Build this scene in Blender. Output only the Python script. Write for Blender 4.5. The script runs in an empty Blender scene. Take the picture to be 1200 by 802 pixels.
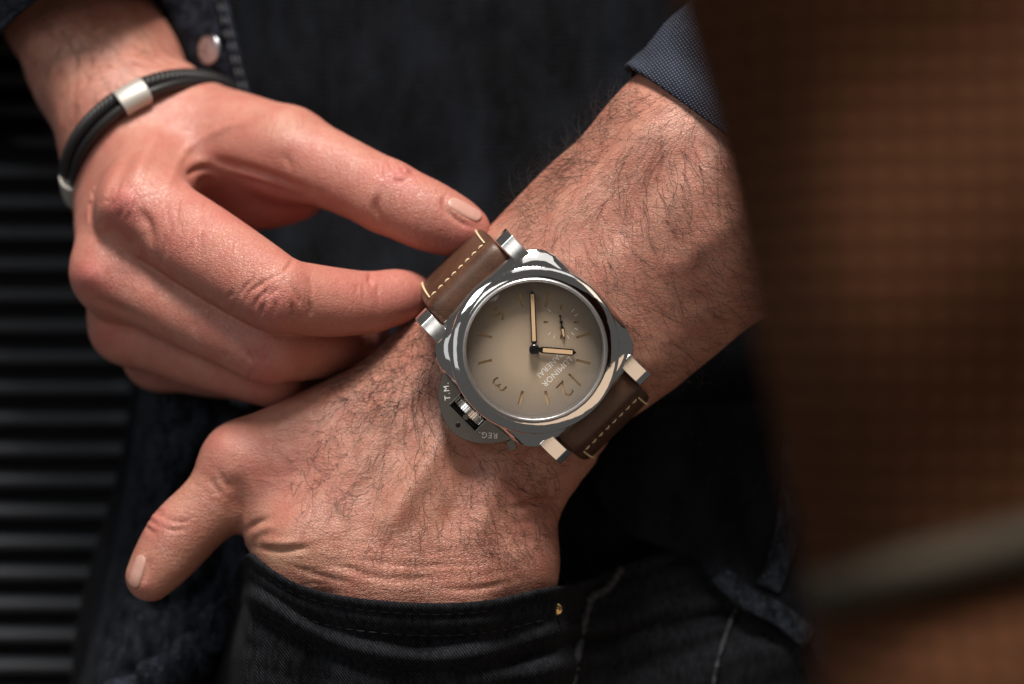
import bpy, bmesh, math, random
import numpy as np
from mathutils import Vector, Matrix, Euler
rng = np.random.default_rng(7)
random.seed(7)
C = bpy.context.scene.collection
SC = bpy.context.scene

# ------------------------------------------------------------------ camera, world, lamps, exposure
K, D = 0.22, 800.0            # millimetres per unit of picture width at the watch, camera distance (mm)
ZB = 1.0                      # height of the watch above the floor (m)
cam_d = bpy.data.cameras.new('camera'); cam = bpy.data.objects.new('camera', cam_d); C.objects.link(cam)
cam.location = (0, -D * 0.001, ZB); cam.rotation_euler = (math.radians(90), 0, 0)
cam_d.sensor_width = 36; cam_d.lens = 36 * D / (1200 * K); cam_d.clip_start = 0.01; cam_d.clip_end = 50
cam_d.dof.use_dof = True; cam_d.dof.focus_distance = 0.800; cam_d.dof.aperture_fstop = 5.6
SC.camera = cam
W = bpy.data.worlds.new('World'); SC.world = W; W.use_nodes = True
W.node_tree.nodes['Background'].inputs[0].default_value = (1.0, 0.96, 0.92, 1)
W.node_tree.nodes['Background'].inputs[1].default_value = 0.08
def area(name, loc, target, sx, sy, power, col):
    l = bpy.data.lights.new(name, 'AREA'); l.shape = 'RECTANGLE'; l.size = sx; l.size_y = sy; l.energy = power; l.color = col
    o = bpy.data.objects.new(name, l); C.objects.link(o); o.location = loc
    o.rotation_euler = (Vector(target) - Vector(loc)).to_track_quat('-Z', 'Y').to_euler()
    return o
area('key_softbox', (-0.04, -0.58, ZB + 1.20), (0, 0.02, ZB), 0.40, 0.40, 33, (1.0, 0.93, 0.87))
area('side_fill', (-1.05, -1.2, ZB + 0.72), (0, 0, ZB), 0.62, 0.62, 4.2, (0.93, 0.97, 1.0))  # added side fill, placed so its reflection whitens the bezel's upper left
area('front_fill', (-0.45, -1.7, ZB + 0.35), (0, 0, ZB), 0.5, 0.5, 1.2, (1.0, 0.97, 0.93))  # added panel in front, gives the steel something pale to reflect
area('warm_fill', (0.62, -0.85, ZB - 0.72), (0, 0, ZB), 1.5, 0.7, 2.3, (1.0, 0.72, 0.50))  # added for orange reflections in the steel and warm fill in the shadows
area('left_fill', (-1.1, -0.95, ZB - 0.2), (0, 0, ZB), 0.4, 0.7, 0.5, (0.95, 0.97, 1.0))  # added so the left of the bezel reflects grey
area('overhead_fill', (0.35, -1.0, ZB + 1.45), (0, 0, ZB), 1.6, 0.6, 2.6, (1.0, 0.97, 0.95))  # added panel overhead that brightens the reflections along the top of the steel
area('upper_right_fill', (1.05, -0.75, ZB + 0.75), (0, 0, ZB), 0.5, 0.5, 0.9, (1.0, 0.85, 0.7))  # small added panel, upper right, to break up the steel's even reflections
SC.view_settings.view_transform = 'Standard'; SC.view_settings.look = 'None'
SC.view_settings.exposure = 0.0; SC.view_settings.gamma = 1.0; SC.view_settings.use_curve_mapping = False
SC.cycles.max_bounces = 8; SC.cycles.transparent_max_bounces = 16; SC.cycles.use_denoising = True

# ------------------------------------------------------------------ helpers
def P(px, py, d=0.0):
    """point (mm) seen at that place of the picture, d mm behind the plane of the watch"""
    s = K * (D + d) / D
    return np.array([(px - 600) * s, d, (401 - py) * s])
def to_px(v):
    s = K * (D + v[:, 1]) / D
    return 600 + v[:, 0] / s, 401 - v[:, 2] / s
def wm(v):                     # mm -> world metres
    v = np.asarray(v, dtype=np.float64) * 0.001
    v = v.copy(); v[..., 2] += ZB
    return v
def mesh_from(name, verts, faces, smooth=True):
    me = bpy.data.meshes.new(name)
    me.from_pydata([tuple(map(float, v)) for v in verts], [], [tuple(map(int, f)) for f in faces])
    if smooth: me.polygons.foreach_set('use_smooth', [True] * len(me.polygons))
    me.update(); return me
def quads_mesh(name, verts, quads):
    me = bpy.data.meshes.new(name); n = len(verts); m = len(quads)
    me.vertices.add(n); me.vertices.foreach_set('co', np.asarray(verts, np.float32).ravel())
    me.loops.add(4 * m); me.loops.foreach_set('vertex_index', np.asarray(quads, np.int32).ravel())
    me.polygons.add(m); me.polygons.foreach_set('loop_start', np.arange(0, 4 * m, 4, dtype=np.int32))
    me.polygons.foreach_set('use_smooth', np.ones(m, bool))
    me.update(calc_edges=True); me.validate(); return me
def link(name, me, mat=None, parent=None, loc=None, rot=None):
    o = bpy.data.objects.new(name, me); C.objects.link(o)
    if mat is not None:
        me.materials.clear(); me.materials.append(mat)
    if parent is not None: o.parent = parent
    if loc is not None: o.location = loc
    if rot is not None: o.rotation_euler = rot
    return o
def tag(o, label, cat, group=None):
    o['label'] = label; o['category'] = cat
    if group: o['group'] = group
    return o
def empty(name, loc=(0, 0, 0)):
    o = bpy.data.objects.new(name, None); C.objects.link(o); o.location = loc; o.empty_display_size = 0.01
    return o
def sstep(a, b, x):
    t = np.clip((x - a) / (b - a), 0, 1); return t * t * (3 - 2 * t)
def catmull(pts, n=8, closed=False):
    pts = np.asarray(pts, float); out = []
    m = len(pts)
    for i in range(m if closed else m - 1):
        g = (lambda j: pts[j % m]) if closed else (lambda j: pts[min(max(j, 0), m - 1)])
        p0, p1, p2, p3 = g(i - 1), g(i), g(i + 1), g(i + 2)
        for t in np.linspace(0, 1, n, endpoint=False):
            out.append(0.5 * (2 * p1 + (p2 - p0) * t + (2 * p0 - 5 * p1 + 4 * p2 - p3) * t * t + (3 * p1 - p0 - 3 * p2 + p3) * t ** 3))
    if not closed: out.append(pts[-1])
    return np.array(out)
def poly_dist(x, y, line):
    """distance of points to a polyline and the running length at the foot"""
    best = np.full(x.shape, 1e9); u = np.zeros(x.shape); run = 0.0
    for (x0, y0), (x1, y1) in zip(line[:-1], line[1:]):
        dx, dy = x1 - x0, y1 - y0; L2 = dx * dx + dy * dy + 1e-9
        t = np.clip(((x - x0) * dx + (y - y0) * dy) / L2, 0, 1)
        d = np.hypot(x - x0 - t * dx, y - y0 - t * dy); w = d < best
        best[w] = d[w]; u[w] = (run + t * math.sqrt(L2))[w]; run += math.sqrt(L2)
    return best, u, run
class NT:
    """tiny node-tree helper"""
    def __init__(s, name):
        s.m = bpy.data.materials.new(name); s.m.use_nodes = True; s.t = s.m.node_tree
        s.b = s.t.nodes['Principled BSDF']; s.out = s.t.nodes['Material Output']
    def n(s, kind, ins=None, **kw):
        nd = s.t.nodes.new(kind)
        for k, v in kw.items(): setattr(nd, k, v)
        for k, v in (ins or {}).items(): s.set(nd.inputs[k], v)
        return nd
    def set(s, sock, v):
        if isinstance(v, bpy.types.NodeSocket): s.t.links.new(v, sock)
        elif isinstance(v, bpy.types.Node): s.t.links.new(v.outputs[0], sock)
        else: sock.default_value = v
    def math(s, op, a, b=0.0, c=0.0, clamp=False):
        nd = s.n('ShaderNodeMath', {0: a, 1: b, 2: c}, operation=op); nd.use_clamp = clamp; return nd.outputs[0]
    def mix(s, f, a, b, blend='MIX'):
        nd = s.n('ShaderNodeMix', data_type='RGBA', blend_type=blend)
        s.set(nd.inputs[0], f); s.set(nd.inputs[6], a); s.set(nd.inputs[7], b); return nd.outputs[2]
    def ramp(s, f, stops):
        nd = s.n('ShaderNodeValToRGB', {0: f}); e = nd.color_ramp.elements
        rgba = lambda c: (c, c, c, 1) if np.isscalar(c) else tuple(c) + (1,)
        e.remove(e[1]); e[0].position = stops[0][0]; e[0].color = rgba(stops[0][1])
        for p, c in stops[1:]: q = e.new(p); q.color = rgba(c)
        return nd.outputs[0]
    def noise(s, vec, scale, detail=4, rough=0.55, dist=0.0):
        nd = s.n('ShaderNodeTexNoise', {'Vector': vec, 'Scale': scale, 'Detail': detail, 'Roughness': rough, 'Distortion': dist}); return nd.outputs[0]
    def coords(s, which='Object'): return s.n('ShaderNodeTexCoord').outputs[which]
    def mapping(s, vec, scale=(1, 1, 1), rot=(0, 0, 0), loc=(0, 0, 0)):
        return s.n('ShaderNodeMapping', {'Vector': vec, 'Scale': scale, 'Rotation': rot, 'Location': loc}).outputs[0]
    def attr(s, name): return s.n('ShaderNodeAttribute', attribute_name=name).outputs['Fac']
    def attrv(s, name): return s.n('ShaderNodeAttribute', attribute_name=name).outputs['Vector']
    def bump(s, h, strength=0.5, dist=0.0002, normal=None):
        nd = s.n('ShaderNodeBump', {'Strength': strength, 'Distance': dist, 'Height': h})
        if normal is not None: s.set(nd.inputs['Normal'], normal)
        return nd.outputs[0]
    def p(s, **kw):
        for k, v in kw.items(): s.set(s.b.inputs[k.replace('_', ' ')], v)
        return s.m
# ------------------------------------------------------------------ the body: a distance field turned into one mesh
class Field:
    def __init__(s, lo, hi, h):
        s.lo = np.asarray(lo, float); s.h = h
        s.n = np.ceil((np.asarray(hi, float) - s.lo) / h).astype(int) + 1
        s.ax = [s.lo[i] + h * np.arange(s.n[i]) for i in range(3)]
    def new(s): return np.full(s.n, 60.0, np.float32)
    def box(s, pts, pad):
        pts = np.asarray(pts); a = np.clip(np.floor((pts.min(0) - pad - s.lo) / s.h).astype(int), 0, s.n - 1)
        b = np.clip(np.ceil((pts.max(0) + pad - s.lo) / s.h).astype(int) + 1, 1, s.n)
        sl = tuple(slice(a[i], b[i]) for i in range(3))
        X, Y, Z = np.meshgrid(*[s.ax[i][sl[i]].astype(np.float32) for i in range(3)], indexing='ij', sparse=True)
        return sl, X, Y, Z
    def cone(s, F, a, b, ra, rb, k=0.0, flat=None, pad=9.0):
        """tapered round bar a-b smoothly joined into F; flat = (direction, thickness ratio)"""
        rm = max(ra, rb) * (max(1.0, flat[1]) if flat else 1.0)
        sl, X, Y, Z = s.box([a, b], rm + k + pad)
        ab = b - a; L2 = float(ab @ ab) + 1e-9
        x, y, z = X - a[0], Y - a[1], Z - a[2]
        t = np.clip((x * ab[0] + y * ab[1] + z * ab[2]) / L2, 0, 1)
        qx, qy, qz = x - t * ab[0], y - t * ab[1], z - t * ab[2]
        if flat is None: ln = np.sqrt(qx * qx + qy * qy + qz * qz); g = 1.0
        else:
            n = np.asarray(flat[0], float); u = ab / math.sqrt(L2); n = n - u * (n @ u); n /= np.linalg.norm(n); f = flat[1]
            c = qx * n[0] + qy * n[1] + qz * n[2]
            ln = np.sqrt(np.maximum(qx * qx + qy * qy + qz * qz + c * c * (1 / (f * f) - 1), 0)); g = 0.5 + 0.5 * f
        d = (ln - (ra + (rb - ra) * t)) * g
        A = F[sl]
        if k > 0:
            h = np.maximum(k - np.abs(A - d), 0) / k
            F[sl] = np.minimum(A, d) - h * h * k * 0.25
        else: F[sl] = np.minimum(A, d)
    def chain(s, F, st, k=2.0, flat=None, n=4):
        """st: list of (point, radius); a smooth swept bar, joined into F with softness k"""
        q = catmull([list(p) + [r] for p, r in st], n) if len(st) > 2 else np.array([list(p) + [r] for p, r in st])
        sl = s.box(q[:, :3], q[:, 3].max() * (max(1, flat[1]) if flat else 1) + k + 5)[0]
        o = Field.__new__(Field); o.h = s.h; o.ax = [s.ax[i][sl[i]] for i in range(3)]
        o.lo = np.array([a[0] for a in o.ax]); o.n = np.array([len(a) for a in o.ax]); G = o.new()
        for a, b in zip(q[:-1], q[1:]): o.cone(G, a[:3], b[:3], a[3], b[3], 0, flat, 5.0)
        F[sl] = s.smin(F[sl], G, k) if k > 0 else np.minimum(F[sl], G)
    @staticmethod
    def smin(A, B, k):
        h = np.maximum(k - np.abs(A - B), 0) / k
        return np.minimum(A, B) - h * h * k * 0.25
    def surface(s, F):
        """surface nets -> vertices (mm), quads"""
        ins = F < 0
        c = [ins[i:ins.shape[0] - 1 + i, j:ins.shape[1] - 1 + j, l:ins.shape[2] - 1 + l] for i in (0, 1) for j in (0, 1) for l in (0, 1)]
        tot = sum(q.astype(np.int8) for q in c); act = (tot > 0) & (tot < 8)
        I = np.argwhere(act); idx = np.full(act.shape, -1, np.int32); idx[act] = np.arange(len(I))
        offs = np.array([(i, j, l) for i in (0, 1) for j in (0, 1) for l in (0, 1)])
        val = np.stack([F[I[:, 0] + o[0], I[:, 1] + o[1], I[:, 2] + o[2]] for o in offs], 1)
        acc = np.zeros((len(I), 3)); cnt = np.zeros(len(I))
        for a in range(8):
            for b in range(a + 1, 8):
                if np.abs(offs[a] - offs[b]).sum() != 1: continue
                va, vb = val[:, a], val[:, b]; m = (va < 0) != (vb < 0)
                t = np.where(m, va / np.where(m, va - vb, 1), 0)
                acc += np.where(m[:, None], offs[a] + t[:, None] * (offs[b] - offs[a]), 0); cnt += m
        V = s.lo + s.h * (I + acc / cnt[:, None])
        quads = []
        for ax in range(3):
            sa = [slice(1, -1)] * 3; sb = [slice(1, -1)] * 3
            sa[ax] = slice(0, -1); sb[ax] = slice(1, None)
            A, B = ins[tuple(sa)], ins[tuple(sb)]
            for flip, M in ((False, A & ~B), (True, ~A & B)):
                e = np.argwhere(M)
                if not len(e): continue
                e = e + np.array([0 if q == ax else 1 for q in range(3)])
                o1, o2 = [q for q in range(3) if q != ax]
                def cell(d1, d2):
                    w = e.copy(); w[:, o1] -= d1; w[:, o2] -= d2; return idx[w[:, 0], w[:, 1], w[:, 2]]
                q = np.stack([cell(1, 1), cell(0, 1), cell(0, 0), cell(1, 0)], 1)
                if flip ^ (ax == 1): q = q[:, ::-1]
                quads.append(q)
        q = np.concatenate(quads); q = q[(q >= 0).all(1)]
        used, q = np.unique(q, return_inverse=True)
        return V[used], q.reshape(-1, 4)
def R(st): return [(P(x, y, d), r) for x, y, d, r in st]
YV = np.array([0, 1.0, 0])

def build_left_arm(h=0.62):                     # the arm with the watch, its hand going into the pocket
    f = Field(P(60, 920, 0) + [0, -14, 0], P(1180, -60, 90), h)
    pts = [P(60, 920, 0), P(1180, -40, 0)]
    F = f.new()
    fa = [((1100, 0, 34), 41, .84), ((960, 118, 30), 38.5, .82), ((842, 218, 28), 35, .80), ((735, 310, 30), 32, .77), ((672, 365, 32), 30.2, .74), ((612, 424, 33), 29, .72)]
    for (a, wa, ta), (b, wb, tb) in zip(fa[:-1], fa[1:]):
        f.cone(F, P(*a), P(*b), wa, wb, 6, (YV, (ta + tb) / 2))
    # ulna head bump and wrist bones
    f.cone(F, P(735, 400, 24), P(720, 415, 24), 13, 12, 10)
    # metacarpals
    HB = f.new()
    nrm = YV
    f.chain(HB, R([(548, 452, 31, 16), (460, 545, 24, 14.5), (368, 636, 21, 13.5)]), 12)
    f.chain(HB, R([(585, 470, 30, 16), (515, 575, 22, 14.5), (446, 676, 17, 13.5)]), 12)
    f.chain(HB, R([(605, 490, 31, 16), (565, 590, 24, 14), (525, 690, 19, 13.5)]), 12)
    f.chain(HB, R([(622, 505, 34, 15), (600, 590, 29, 12.2), (594, 655, 25, 13)]), 12)
    f.cone(HB, P(560, 480, 38), P(500, 600, 38), 22, 20, 10, (YV, 0.6))
    F = f.smin(F, HB, 14)
    # fingers inside the pocket
    FG = f.new()
    f.chain(FG, R([(368, 640, 22, 12.5), (330, 780, 24, 10.5), (325, 870, 32, 9)]), 2)
    f.chain(FG, R([(446, 676, 18, 12), (430, 820, 20, 10.5), (425, 890, 30, 9)]), 2)
    f.chain(FG, R([(528, 690, 20, 12), (530, 825, 22, 10.5), (525, 890, 32, 9)]), 2)
    f.chain(FG, R([(597, 662, 26, 11), (615, 780, 30, 9), (615, 850, 36, 8)]), 2)
    F = f.smin(F, FG, 7)
    # thumb
    T = f.new()
    f.chain(T, R([(520, 462, 35, 17), (420, 500, 31, 15), (345, 528, 30, 13.5), (287, 546, 30, 12.4)]), 8)
    f.chain(T, R([(289, 545, 30, 11.6), (251, 588, 29, 9.2), (214, 626, 29, 9.3), (191, 656, 28, 8.1), (176, 676, 27, 6.6)]), 2.5)
    F = f.smin(F, T, 11)
    # web between thumb and forefinger
    f.cone(F, P(330, 570, 36), P(345, 620, 32), 9, 10, 12)
    return f, F

RB = 15.0
def R2(st): return [(P(x, y, d + RB), r) for x, y, d, r in st]
def build_right_arm(h=0.62):                    # the arm with the bracelet, its hand pinching the strap
    f = Field(np.minimum(P(-60, 500, 135), P(-60, 500, 0) + [0, -12, 0]), P(640, -110, 136), h)
    F = f.new()
    nd = np.array([0.25, 1.0, -0.1])
    fa = [((35, -110, 92), 23.0, 1.25), ((88, 5, 80), 20.5, 1.25), ((124, 80, 70), 20.0, 1.25), ((152, 140, 60), 20.5, 1.2)]
    for (a, wa, ta), (b, wb, tb) in zip(fa[:-1], fa[1:]): f.cone(F, P(a[0], a[1], a[2] + RB), P(b[0], b[1], b[2] + RB), wa, wb, 6, (nd, (ta + tb) / 2))
    HB = f.new()
    f.chain(HB, R2([(186, 158, 54, 15.5), (178, 205, 34, 13), (168, 243, 17, 11)]), 10)
    f.chain(HB, R2([(164, 172, 58, 15.5), (145, 250, 40, 13), (132, 318, 24, 10.5)]), 10)
    f.chain(HB, R2([(158, 185, 64, 15), (146, 290, 50, 12.5), (150, 380, 38, 10)]), 10)
    f.chain(HB, R2([(165, 200, 72, 14), (165, 310, 64, 12), (187, 415, 54, 9.6)]), 10)
    F = f.smin(F, HB, 14)
    # thumb with its ball
    T = f.new()
    f.chain(T, R2([(200, 155, 56, 16), (270, 165, 42, 14), (335, 180, 30, 12.6)]), 8)
    f.chain(T, R2([(225, 200, 60, 15), (300, 215, 50, 13), (345, 222, 42, 9)]), 8)
    f.chain(T, R2([(335, 180, 30, 12.6), (395, 203, 22, 10.4), (452, 230, 16, 9.8)]), 3)
    f.chain(T, R2([(452, 230, 16, 9.6), (495, 250, 14, 9.6), (528, 264, 14, 8.4), (545, 270, 14.5, 6.8)]), 2)
    F = f.smin(F, T, 9)
    # fingers
    FG = f.new()
    f.chain(FG, R2([(166, 243, 18, 11.4), (235, 288, 8, 11.6), (300, 330, -3, 10.8), (326, 345, -7, 9.8)]), 3)
    f.chain(FG, R2([(326, 346, -7, 9.6), (385, 354, 1, 9.3), (432, 355, 8, 8.2)]), 1.2)
    f.chain(FG, R2([(432, 355, 8, 8.0), (462, 349, 12, 7.6), (480, 346, 16, 6.4)]), 1.0)
    F2 = f.new()
    f.chain(F2, R2([(133, 320, 25, 10.8), (225, 366, 14, 10), (300, 402, 5, 9.6), (316, 409, 4, 9.0)]), 3)
    f.chain(F2, R2([(316, 409, 4, 9.0), (370, 408, 16, 8.4), (405, 402, 26, 7.6)]), 1.2)
    f.chain(F2, R2([(405, 402, 26, 7.6), (430, 392, 40, 6.6)]), 1)
    FG = f.smin(FG, F2, 0.8)
    F3 = f.new()
    f.chain(F3, R2([(152, 382, 39, 10.2), (235, 415, 28, 9.4), (310, 438, 20, 8.8), (322, 440, 20, 8.4)]), 3)
    f.chain(F3, R2([(322, 440, 20, 8.4), (365, 436, 34, 7.8), (395, 425, 50, 6.6)]), 1.2)
    FG = f.smin(FG, F3, 0.8)
    F4 = f.new()
    f.chain(F4, R2([(188, 415, 54, 9.4), (245, 430, 46, 8.4), (290, 436, 40, 7.8)]), 3)
    f.chain(F4, R2([(290, 436, 40, 7.6), (335, 432, 54, 6.8), (360, 420, 66, 5.8)]), 1.2)
    FG = f.smin(FG, F4, 0.8)
    F = f.smin(F, FG, 5)
    return f, F

fl, FL = build_left_arm(); VL, QL = fl.surface(FL)
fr, FR = build_right_arm(); VR, QR = fr.surface(FR)
nL = len(VL)
V = np.concatenate([VL, VR]); Q = np.concatenate([QL, QR + nL]); nv = len(V)
_e = np.concatenate([Q[:, [0, 1]], Q[:, [1, 2]], Q[:, [2, 3]], Q[:, [3, 0]]]); _e = np.concatenate([_e, _e[:, ::-1]])
_deg = np.bincount(_e[:, 0], minlength=nv)
for f_ in (0.5, -0.33, 0.5, -0.33, 0.5):      # smoothing that keeps the volume
    V = V + f_ * (np.stack([np.bincount(_e[:, 0], V[_e[:, 1], c], nv) for c in range(3)], 1) / _deg[:, None] - V)
def vnormals(V, Q):
    fn = np.cross(V[Q[:, 2]] - V[Q[:, 0]], V[Q[:, 3]] - V[Q[:, 1]]); n = np.zeros_like(V)
    for c in range(3):
        for q in range(4): n[:, c] += np.bincount(Q[:, q], fn[:, c], len(V))
    return n / (np.linalg.norm(n, axis=1)[:, None] + 1e-9)
N = vnormals(V, Q)
lab = np.zeros(nv, bool); lab[nL:] = True
isR = lab
print('body verts', nv)
PX, PY = to_px(V)
# first-surface test on a 3 px raster
gx = np.clip((PX / 3).astype(int) + 40, 0, 560); gy = np.clip((PY / 3).astype(int) + 60, 0, 460)
zb = np.full((562, 462), 1e9); np.minimum.at(zb, (gx, gy), V[:, 1])
zm = zb.copy()
for ax in (0, 1):
    for sh in (-1, 1): zm = np.minimum(zm, np.roll(zb, sh, ax))
front = (V[:, 1] < zm[gx, gy] + 5) & (N[:, 1] < 0.1)
face = sstep(0.02, 0.45, -N[:, 1]) * front
disp = np.zeros(nv)
FI = np.nonzero(front)[0]; FX, FY, FC, FRt = PX[FI], PY[FI], face[FI], isR[FI]
def stroke(pts, w, amt, arm=None, taper=0.4):
    """a groove (amt < 0) or ridge along a line, w = half width in picture units, amt in mm"""
    pts = catmull(pts, 5) if len(pts) > 2 else np.asarray(pts, float)
    b = (FX > pts[:, 0].min() - 3 * w) & (FX < pts[:, 0].max() + 3 * w) & (FY > pts[:, 1].min() - 3 * w) & (FY < pts[:, 1].max() + 3 * w)
    if arm: b &= FRt == (arm == 'R')
    sel = np.nonzero(b)[0]
    if not len(sel): return
    d, u, L = poly_dist(FX[sel], FY[sel], pts)
    tp = sstep(0, taper, u / L) * sstep(0, taper, 1 - u / L)
    if amt < 0 and w < 2: w = 2.1; amt *= 1.35
    elif amt < 0 and w < 6: amt = amt * 0.85
    disp[FI[sel]] += amt * np.exp(-(d / w) ** 2) * (0.12 + 0.88 * tp) * FC[sel]
def blob(x, y, rx, ry, amt, arm=None, ang=0):
    c, s_ = math.cos(math.radians(ang)), math.sin(math.radians(ang)); dx, dy = PX - x, PY - y
    g = np.exp(-((dx * c + dy * s_) / rx) ** 2 - ((-dx * s_ + dy * c) / ry) ** 2)
    if arm: g = g * (isR == (arm == 'R'))
    return g * amt
# ---- the hand that pinches the strap
disp += (blob(147, 236, 20, 18, 1.6, 'R') + blob(108, 322, 16, 15, 1.0, 'R') + blob(124, 392, 14, 13, 0.7, 'R') + blob(335, 165, 26, 18, 0.8, 'R')) * face
stroke([(160, 240), (174, 266), (172, 296)], 6.5, -1.2, 'R')
stroke([(112, 262), (138, 284), (162, 298)], 13, -2.2, 'R', 0.3)
stroke([(100, 345), (135, 362), (175, 378)], 6, -0.8, 'R')
stroke([(152, 222), (170, 185), (192, 145)], 8, 0.8, 'R')
stroke([(118, 300), (118, 255), (140, 190)], 7, 0.7, 'R')
stroke([(128, 250), (140, 205), (165, 165)], 7, -0.7, 'R')
stroke([(212, 216), (226, 201), (243, 197), (258, 206)], 3.4, -1.0, 'R')
stroke([(205, 210), (222, 193), (243, 188), (262, 196)], 6, 0.4, 'R')
stroke([(228, 226), (236, 213), (248, 210)], 2.6, -0.7, 'R')
stroke([(236, 184), (290, 199), (330, 213), (376, 228)], 6, -1.2, 'R')
stroke([(262, 202), (315, 220), (366, 238)], 5.0, -0.9, 'R')
stroke([(250, 194), (300, 208), (350, 224)], 5.0, 0.5, 'R')
stroke([(330, 178), (338, 190), (342, 204)], 3, -0.4, 'R')
stroke([(447, 222), (440, 244), (448, 272)], 4.5, -1.5, 'R', 0.5)
for l in ([(454, 184), (459, 195), (468, 207)], [(466, 191), (474, 203), (488, 203)], [(446, 186), (446, 200), (452, 212)], [(476, 197), (484, 201), (494, 203)], [(460, 208), (468, 213), (476, 212)]):
    stroke(l, 2.4, -0.75, 'R')
stroke([(462, 190), (470, 200), (482, 208)], 7, 0.5, 'R')
stroke([(437, 314), (434, 326), (436, 336)], 2.6, -1.1, 'R', 0.3)
stroke([(345, 300), (340, 310), (330, 320)], 2.6, -0.9, 'R', 0.3)
for l in ([(296, 371), (299, 356), (306, 346), (324, 331)], [(285, 358), (294, 341), (311, 329), (333, 320)], [(319, 377), (322, 360), (323, 347)], [(341, 332), (348, 346), (354, 362)],
          [(280, 352), (287, 336), (300, 326)], [(342, 350), (343, 366), (341, 380)], [(306, 372), (307, 362), (312, 356)], [(361, 348), (364, 362), (362, 376)], [(309, 352), (318, 344), (328, 336)]):
    stroke(l, 1.7, -0.5, 'R')
for l in ([(292, 408), (291, 416), (297, 426)], [(312, 408), (311, 416), (317, 427)], [(301, 407), (300, 416), (305, 426)], [(303, 446), (304, 452), (306, 457)], [(312, 448), (312, 455)]):
    stroke(l, 1.8, -0.5, 'R')
for x, y, a in ((130, 226, 60), (140, 222, 70), (150, 220, 95), (157, 226, 110), (136, 240, 40), (148, 243, 60), (160, 240, 75), (142, 252, 55), (154, 254, 65), (128, 238, 20), (165, 232, 120)):
    c, s_ = math.cos(math.radians(a)) * 8, -math.sin(math.radians(a)) * 8
    stroke([(x - c, y - s_), (x + rng.normal() * 1.5, y + rng.normal() * 1.5), (x + c, y + s_)], 1.4, -0.22, 'R')
for l in ([(428, 326), (426, 342), (430, 358)], [(420, 330), (418, 346)], [(444, 330), (443, 344), (446, 356)], [(360, 322), (366, 338), (364, 352)], [(330, 322), (338, 336), (340, 350)], [(298, 344), (306, 336), (318, 330)]):
    stroke(l, 2.2, -0.3, 'R')
for i in range(40):                       # fine wrinkles along the back of the fingers
    x, y = [(300, 345), (300, 408), (305, 440), (250, 370)][i % 4]; x += rng.normal() * 24; y += rng.normal() * 11; a = math.radians(115 + rng.normal() * 14); l = 5 + rng.random() * 7
    stroke([(x - math.cos(a) * l, y - math.sin(a) * l), (x + rng.normal(), y), (x + math.cos(a) * l, y + math.sin(a) * l)], 1.6, -0.17, 'R')
for i in range(26):                       # creases across the base of the forefinger
    x, y = 185 + rng.random() * 60, 235 + rng.random() * 75; a = math.radians(100 + rng.normal() * 18); l = 8 + rng.random() * 10
    stroke([(x - math.cos(a) * l, y - math.sin(a) * l), (x, y), (x + math.cos(a) * l, y + math.sin(a) * l)], 1.6, -0.16, 'R')
stroke([(524, 226), (519, 238), (526, 250), (542, 262), (558, 268)], 2.6, -0.9, 'R', 0.3)
stroke([(190, 235), (215, 180), (250, 150)], 5, 0.5, 'R'); stroke([(230, 170), (262, 150), (300, 140)], 5, 0.5, 'R'); stroke([(110, 290), (105, 250), (120, 205)], 5, 0.45, 'R')
# ---- the hand in the pocket
stroke([(176, 650), (172, 668), (164, 688)], 2.6, -0.7, 'L', 0.3)
stroke([(286, 626), (298, 614), (318, 606)], 3.4, -1.0, 'L')
stroke([(292, 634), (306, 622), (330, 615)], 4, 0.6, 'L')
stroke([(296, 641), (328, 646), (352, 643), (375, 641)], 3.4, -1.0, 'L')
stroke([(300, 634), (330, 636), (360, 634)], 4, 0.6, 'L')
stroke([(362, 655), (400, 664), (440, 677), (484, 680), (540, 676)], 4.2, -0.7, 'L')
stroke([(330, 660), (380, 676), (430, 688)], 3.5, -0.45, 'L')
stroke([(420, 655), (480, 664), (560, 660)], 3.5, -0.5, 'L')
stroke([(500, 690), (560, 690), (610, 678)], 3.5, -0.6, 'L')
stroke([(606, 594), (632, 588), (660, 590)], 4.5, -1.8, 'L', 0.15)
stroke([(590, 618), (620, 612), (650, 612)], 5, -0.5, 'L')
stroke([(535, 480), (505, 540), (470, 592), (425, 655)], 15, 1.9, 'L', 0.3)
stroke([(560, 520), (540, 580), (510, 640)], 17, -1.6, 'L', 0.3)
stroke([(590, 520), (575, 590), (545, 650)], 12, 0.9, 'L', 0.3)
stroke([(490, 500), (450, 550), (400, 600)], 17, -1.2, 'L', 0.3)
stroke([(520, 440), (470, 470), (420, 500)], 14, 0.9, 'L', 0.3)
stroke([(430, 450), (350, 490), (290, 520)], 10, 0.7, 'L', 0.3)
stroke([(268, 548), (278, 585), (270, 612)], 13, -1.2, 'L', 0.4)
disp += (blob(258, 522, 20, 20, 0.6, 'L') + blob(181, 606, 14, 16, 0.7, 'L')) * face
for l in ([(170, 602), (178, 612), (190, 618)], [(176, 594), (186, 604), (200, 610)], [(168, 612), (176, 622), (186, 626)], [(172, 588), (182, 597), (196, 604)], [(190, 618), (204, 622), (222, 618)], [(196, 608), (210, 612), (226, 608)]): stroke(l, 2.4, -0.6, 'L')
stroke([(256, 548), (262, 566), (274, 578)], 4, -0.5, 'L'); stroke([(244, 556), (252, 572), (264, 586)], 3.5, -0.4, 'L')
for i in range(34):                       # fine folds running across the hand above the pocket
    x, y = 350 + rng.random() * 280, 625 + rng.random() * 70; l = 14 + rng.random() * 26; sl_ = 0.12 + rng.normal() * 0.1 - (x - 350) / 280 * 0.3
    stroke([(x - l, y - l * sl_), (x, y + rng.normal()), (x + l, y + l * sl_)], 2.2, -0.14, 'L')
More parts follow.
